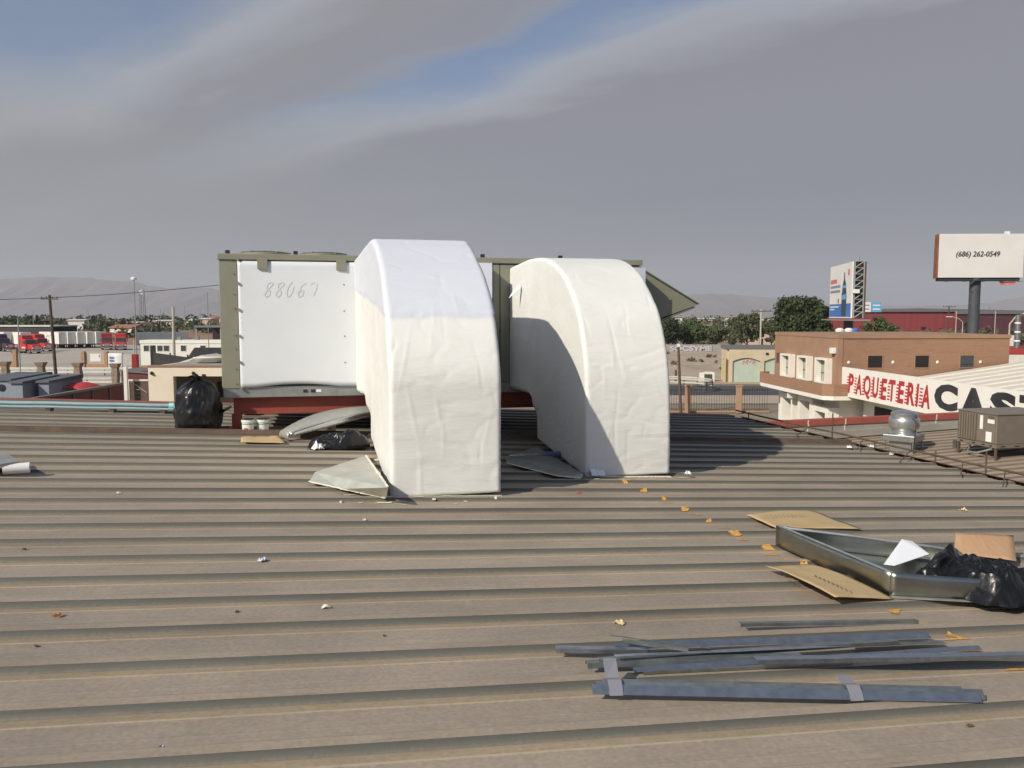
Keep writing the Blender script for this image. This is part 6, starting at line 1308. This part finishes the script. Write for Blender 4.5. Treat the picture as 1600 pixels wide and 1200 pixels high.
p = at(212, 580, 100); o = box('red_post', m_trk2, None, -.3, .3, -.3, .3, 0, at(212, 553.5, 100).z, loc=(p.x, 100, 0)); tag(o, 'square red post standing beside the white banner', 'post')
# red fabric canopy
p = at(125, 600, 56); t = thing('red_canopy', 'red fabric canopy top showing above the maroon wall', 'canopy', (p.x, 56, 0)); z = at(125, 597, 56).z; grid_obj('fabric', lambda a, b: ((a - .5) * 2.4, (b - .5) * 3, z - .42 * (2 * a - 1) ** 2 - .25 * (2 * b - 1) ** 2), 10, 8, M('red_fabric', (.52, .05, .05), rough=.8), t, thick=.02)
for sx in (-1.05, 1.05):
    for sy in (-1.3, 1.3): MB().tube([(sx, sy, 0), (sx, sy, z - .54)], .03, 6).build('post', m_spole, t)
# sheds whose shade is put into the blue-grey wall and roof colours
m_bs = M('sheet_shade_blue_grey', (.20, .235, .28), (.235, .27, .315), .8, rough=.7, stretch=(6, 1, .3)); m_bsd = M('roof_shade_blue_grey', (.10, .115, .13), rough=.8)
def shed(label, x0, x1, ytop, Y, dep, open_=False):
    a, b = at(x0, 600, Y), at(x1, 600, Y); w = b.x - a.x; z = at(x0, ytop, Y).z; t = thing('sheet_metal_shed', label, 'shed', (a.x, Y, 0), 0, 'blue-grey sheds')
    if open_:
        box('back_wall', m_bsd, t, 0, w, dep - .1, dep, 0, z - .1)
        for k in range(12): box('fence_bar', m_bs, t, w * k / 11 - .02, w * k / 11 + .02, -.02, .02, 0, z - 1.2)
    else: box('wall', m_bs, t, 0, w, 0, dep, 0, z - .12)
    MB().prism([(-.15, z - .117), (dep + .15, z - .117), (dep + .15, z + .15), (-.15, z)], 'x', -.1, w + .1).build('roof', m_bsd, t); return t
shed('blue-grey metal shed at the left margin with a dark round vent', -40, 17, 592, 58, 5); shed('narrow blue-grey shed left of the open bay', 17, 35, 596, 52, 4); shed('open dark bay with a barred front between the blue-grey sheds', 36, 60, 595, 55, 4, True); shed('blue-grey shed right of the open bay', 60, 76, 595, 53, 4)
f = MB().lathe([(.22, 0), (.26, .03), (.1, .05)], 14).build('round_vent', m_dark, bpy.data.objects['sheet_metal_shed']); f.rotation_euler = (R(90), 0, 0); f.location = (at(3, 600, 58).x - at(-40, 600, 58).x, -.004, at(0, 606, 58).z)
# stone pillars, rails, gate frame, banner
m_stone = M('stone_pillar', (.20, .15, .11), (.30, .23, .17), 3, rough=.95, bump=.5, bscale=5)
PL = ['stone pillar with a flared cap at the far left margin', 'stone pillar with a flared cap left of the utility pole', 'stone pillar with a flared cap right of the utility pole', 'stone pillar with a flared cap in front of the white banner']
for (x, y), lb in zip(((8, 565), (64, 566), (121.5, 567), (180, 568)), PL):
    p = at(x, 570, 84); t = thing('stone_pillar', lb, 'pillar', (p.x, 84, 0), 0, 'stone pillars'); z = at(x, y, 84).z
    for k in range(7): s = .30 + .02 * ((k * 7) % 3 - 1); box('stone_course', m_stone, t, -s, s, -s, s, k * (z - .4) / 7, (k + 1) * (z - .4) / 7 - .015)
    MB().hexa([(-.32, -.32, z - .398), (.32, -.32, z - .398), (.32, .32, z - .398), (-.32, .32, z - .398)], [(-.46, -.46, z), (.46, -.46, z), (.46, .46, z), (-.46, .46, z)]).build('cap', m_stone, t)
guardrail('nearer pale guard rail behind the stone pillars', [(-120 + 5 * k, 97.5) for k in range(17)], h=(.15, .55), step=5, hh=.25); guardrail('farther pale guard rail at the front edge of the truck yard', [(-120 + 5 * k, 112) for k in range(15)], h=(.35, .8), step=5, hh=.3)
m_tan = M('tan_frame', (.33, .19, .10), (.38, .225, .125), 1, rough=.85)
def frame(label, x0, x1, y0, y1, Y, poster):
    a, b = at(x0, 560, Y), at(x1, 560, Y); w = b.x - a.x; z1 = at(x0, y0, Y).z; zb = at(x0, y1, Y).z; t = thing('gate_wall', label, 'wall', (a.x, Y, 0), 0, 'tan gate walls'); box('pier', m_tan, t, 0, .5, -.3, .3, 0, z1); box('pier', m_tan, t, w - .5, w, -.3, .3, 0, z1); box('low_wall', m_tan, t, .502, w - .502, -.15, .15, 0, zb)
    if poster: box('mesh_panel', m_yard, t, .502, w - .502, -.02, .02, zb + .003, z1 - .1); box('poster', m_bbw, t, w * .32, w * .72, -.05, -.025, zb + .4, z1 - .35); box('poster_mark', m_add, t, w * .66, w * .69, -.056, -.0505, z1 - .9, z1 - .55)
    return t
frame('tan gate wall carrying a white poster in front of the yard', 128, 169, 549, 569, 125, True); frame('tan gate wall at the far left in front of the dark truck', -8, 27, 546, 567, 125, False)
a = at(169, 560, 122); b = at(191, 560, 122); t = thing('white_banner', 'white banner with blue print tied beside the tan gate wall', 'banner', (a.x, 122, 0)); w = b.x - a.x; z0, z1 = at(169, 575, 122).z, at(169, 552, 122).z; grid_obj('cloth', lambda u, v: (w * u, .05 * math.sin(u * 7) , z0 + (z1 - z0) * v), 12, 6, m_bbw, t, thick=.01)
for k in range(2): box('printed_line', m_adb, t, w * .1, w * .42, -.075, -.07, z0 + (z1 - z0) * (.45 + .2 * k), z0 + (z1 - z0) * (.55 + .2 * k))
for x in (-.05, w + .05): MB().tube([(x, .1, 0), (x, .1, z1 + .1)], .05, 6).build('post', m_rust_dk, t)
a = at(192, 560, 121); t = thing('picket_fence', 'pale picket fence between the banner and the red post', 'fence', (a.x, 121, 0)); w = at(209, 560, 121).x - a.x; z1 = at(192, 554, 121).z
for k in range(9): box('picket', m_rail2, t, w * k / 9, w * k / 9 + .09, -.02, .02, 0, z1)
box('rail', m_rail2, t, 0, w, .022, .06, z1 - .3, z1 - .2); box('low_wall', m_tan, t, 0, w + 2, .07, .3, 0, at(192, 571, 121).z)
# rubble and scrub over the dirt lot, far poles
rnd = random.Random(77); mb = MB()
for k in range(150):
    a_, b_ = rnd.uniform(.03, .97), rnd.uniform(.03, .95); q = Vector(lot(a_, b_)); s = rnd.uniform(.12, .42)
    vs = [q + Vector((s * rnd.uniform(.6, 1.2) * math.cos(t), s * rnd.uniform(.6, 1.2) * math.sin(t), -.05)) for t in (0, 1.3, 2.6, 3.9, 5.1)] + [q + Vector((rnd.uniform(-.1, .1), rnd.uniform(-.1, .1), s * rnd.uniform(.5, .9)))]
    mb.add(vs, [(i, (i + 1) % 5, 5) for i in range(5)])
tag(mb.build('rubble', M('rubble_stone', (.26, .21, .16), (.40, .34, .27), .5, rough=.95)), 'broken stones strewn over the dirt lot', None, None, 'stuff')
cl = []
for k in range(26):
    q = lot(rnd.uniform(.03, .97), rnd.uniform(.05, .98)); cl.append((q[0], q[1], q[2] + .2, rnd.uniform(.25, .7)))
v, f = leaf_cloud(cl, 2600, .14, 78); tag(link(bpy.data.objects.new('scrub_vegetation', leaf_mesh('scrub_vegetation', v, f, M('dry_scrub', (.13, .11, .06), (.18, .15, .085), 1, rough=.9)))), 'dry scrub dotted over the dirt lot', None, None, 'stuff')
for x, yt, Y, lb in ((52, 486, 300, 'far thin pole above the right-facing red trucks'), (138, 484, 320, 'far thin pole above the white trailers'), (180, 490, 280, 'far thin pole over the front-facing red trucks'), (251, 482, 330, 'far thin pole right of the lattice tower'), (289, 478, 300, 'far thin pole above the white site office roof'), (313, 484, 340, 'far thin pole just left of the thin grey mast'),
                     (1112, 484, 300, 'far thin pole above the slim bare-trunk tree'), (1132, 488, 320, 'far thin pole left of the airy olive tree'), (1300, 486, 260, 'far thin pole behind the angled billboard'), (1424, 484, 230, 'far thin pole in front of the long red warehouse'), (1455, 487, 226, 'second far thin pole in front of the long red warehouse'), (1545, 478, 230, 'far tall thin pole right of the billboard pole')):
    pole('far_pole', lb, x, yt, Y, .13, m_spole, cat='pole', group='far thin poles')
# ================================================================ air
hz = MB().box(-8500, 8500, -500, 8500, -1.2, 420).build('haze', None); hz.data.materials.clear()
mh = bpy.data.materials.new('haze'); mh.use_nodes = True; nt = mh.node_tree; nt.nodes.clear(); o_ = nt.nodes.new('ShaderNodeOutputMaterial'); pv = nt.nodes.new('ShaderNodeVolumePrincipled')
pv.inputs['Color'].default_value = (.88, .91, .98, 1); pv.inputs['Density'].default_value = 1.3e-4; pv.inputs['Anisotropy'].default_value = 0.0; nt.links.new(pv.outputs[0], o_.inputs['Volume']); hz.data.materials.append(mh); tag(hz, 'pale smoky haze in the air', None, None, 'stuff')
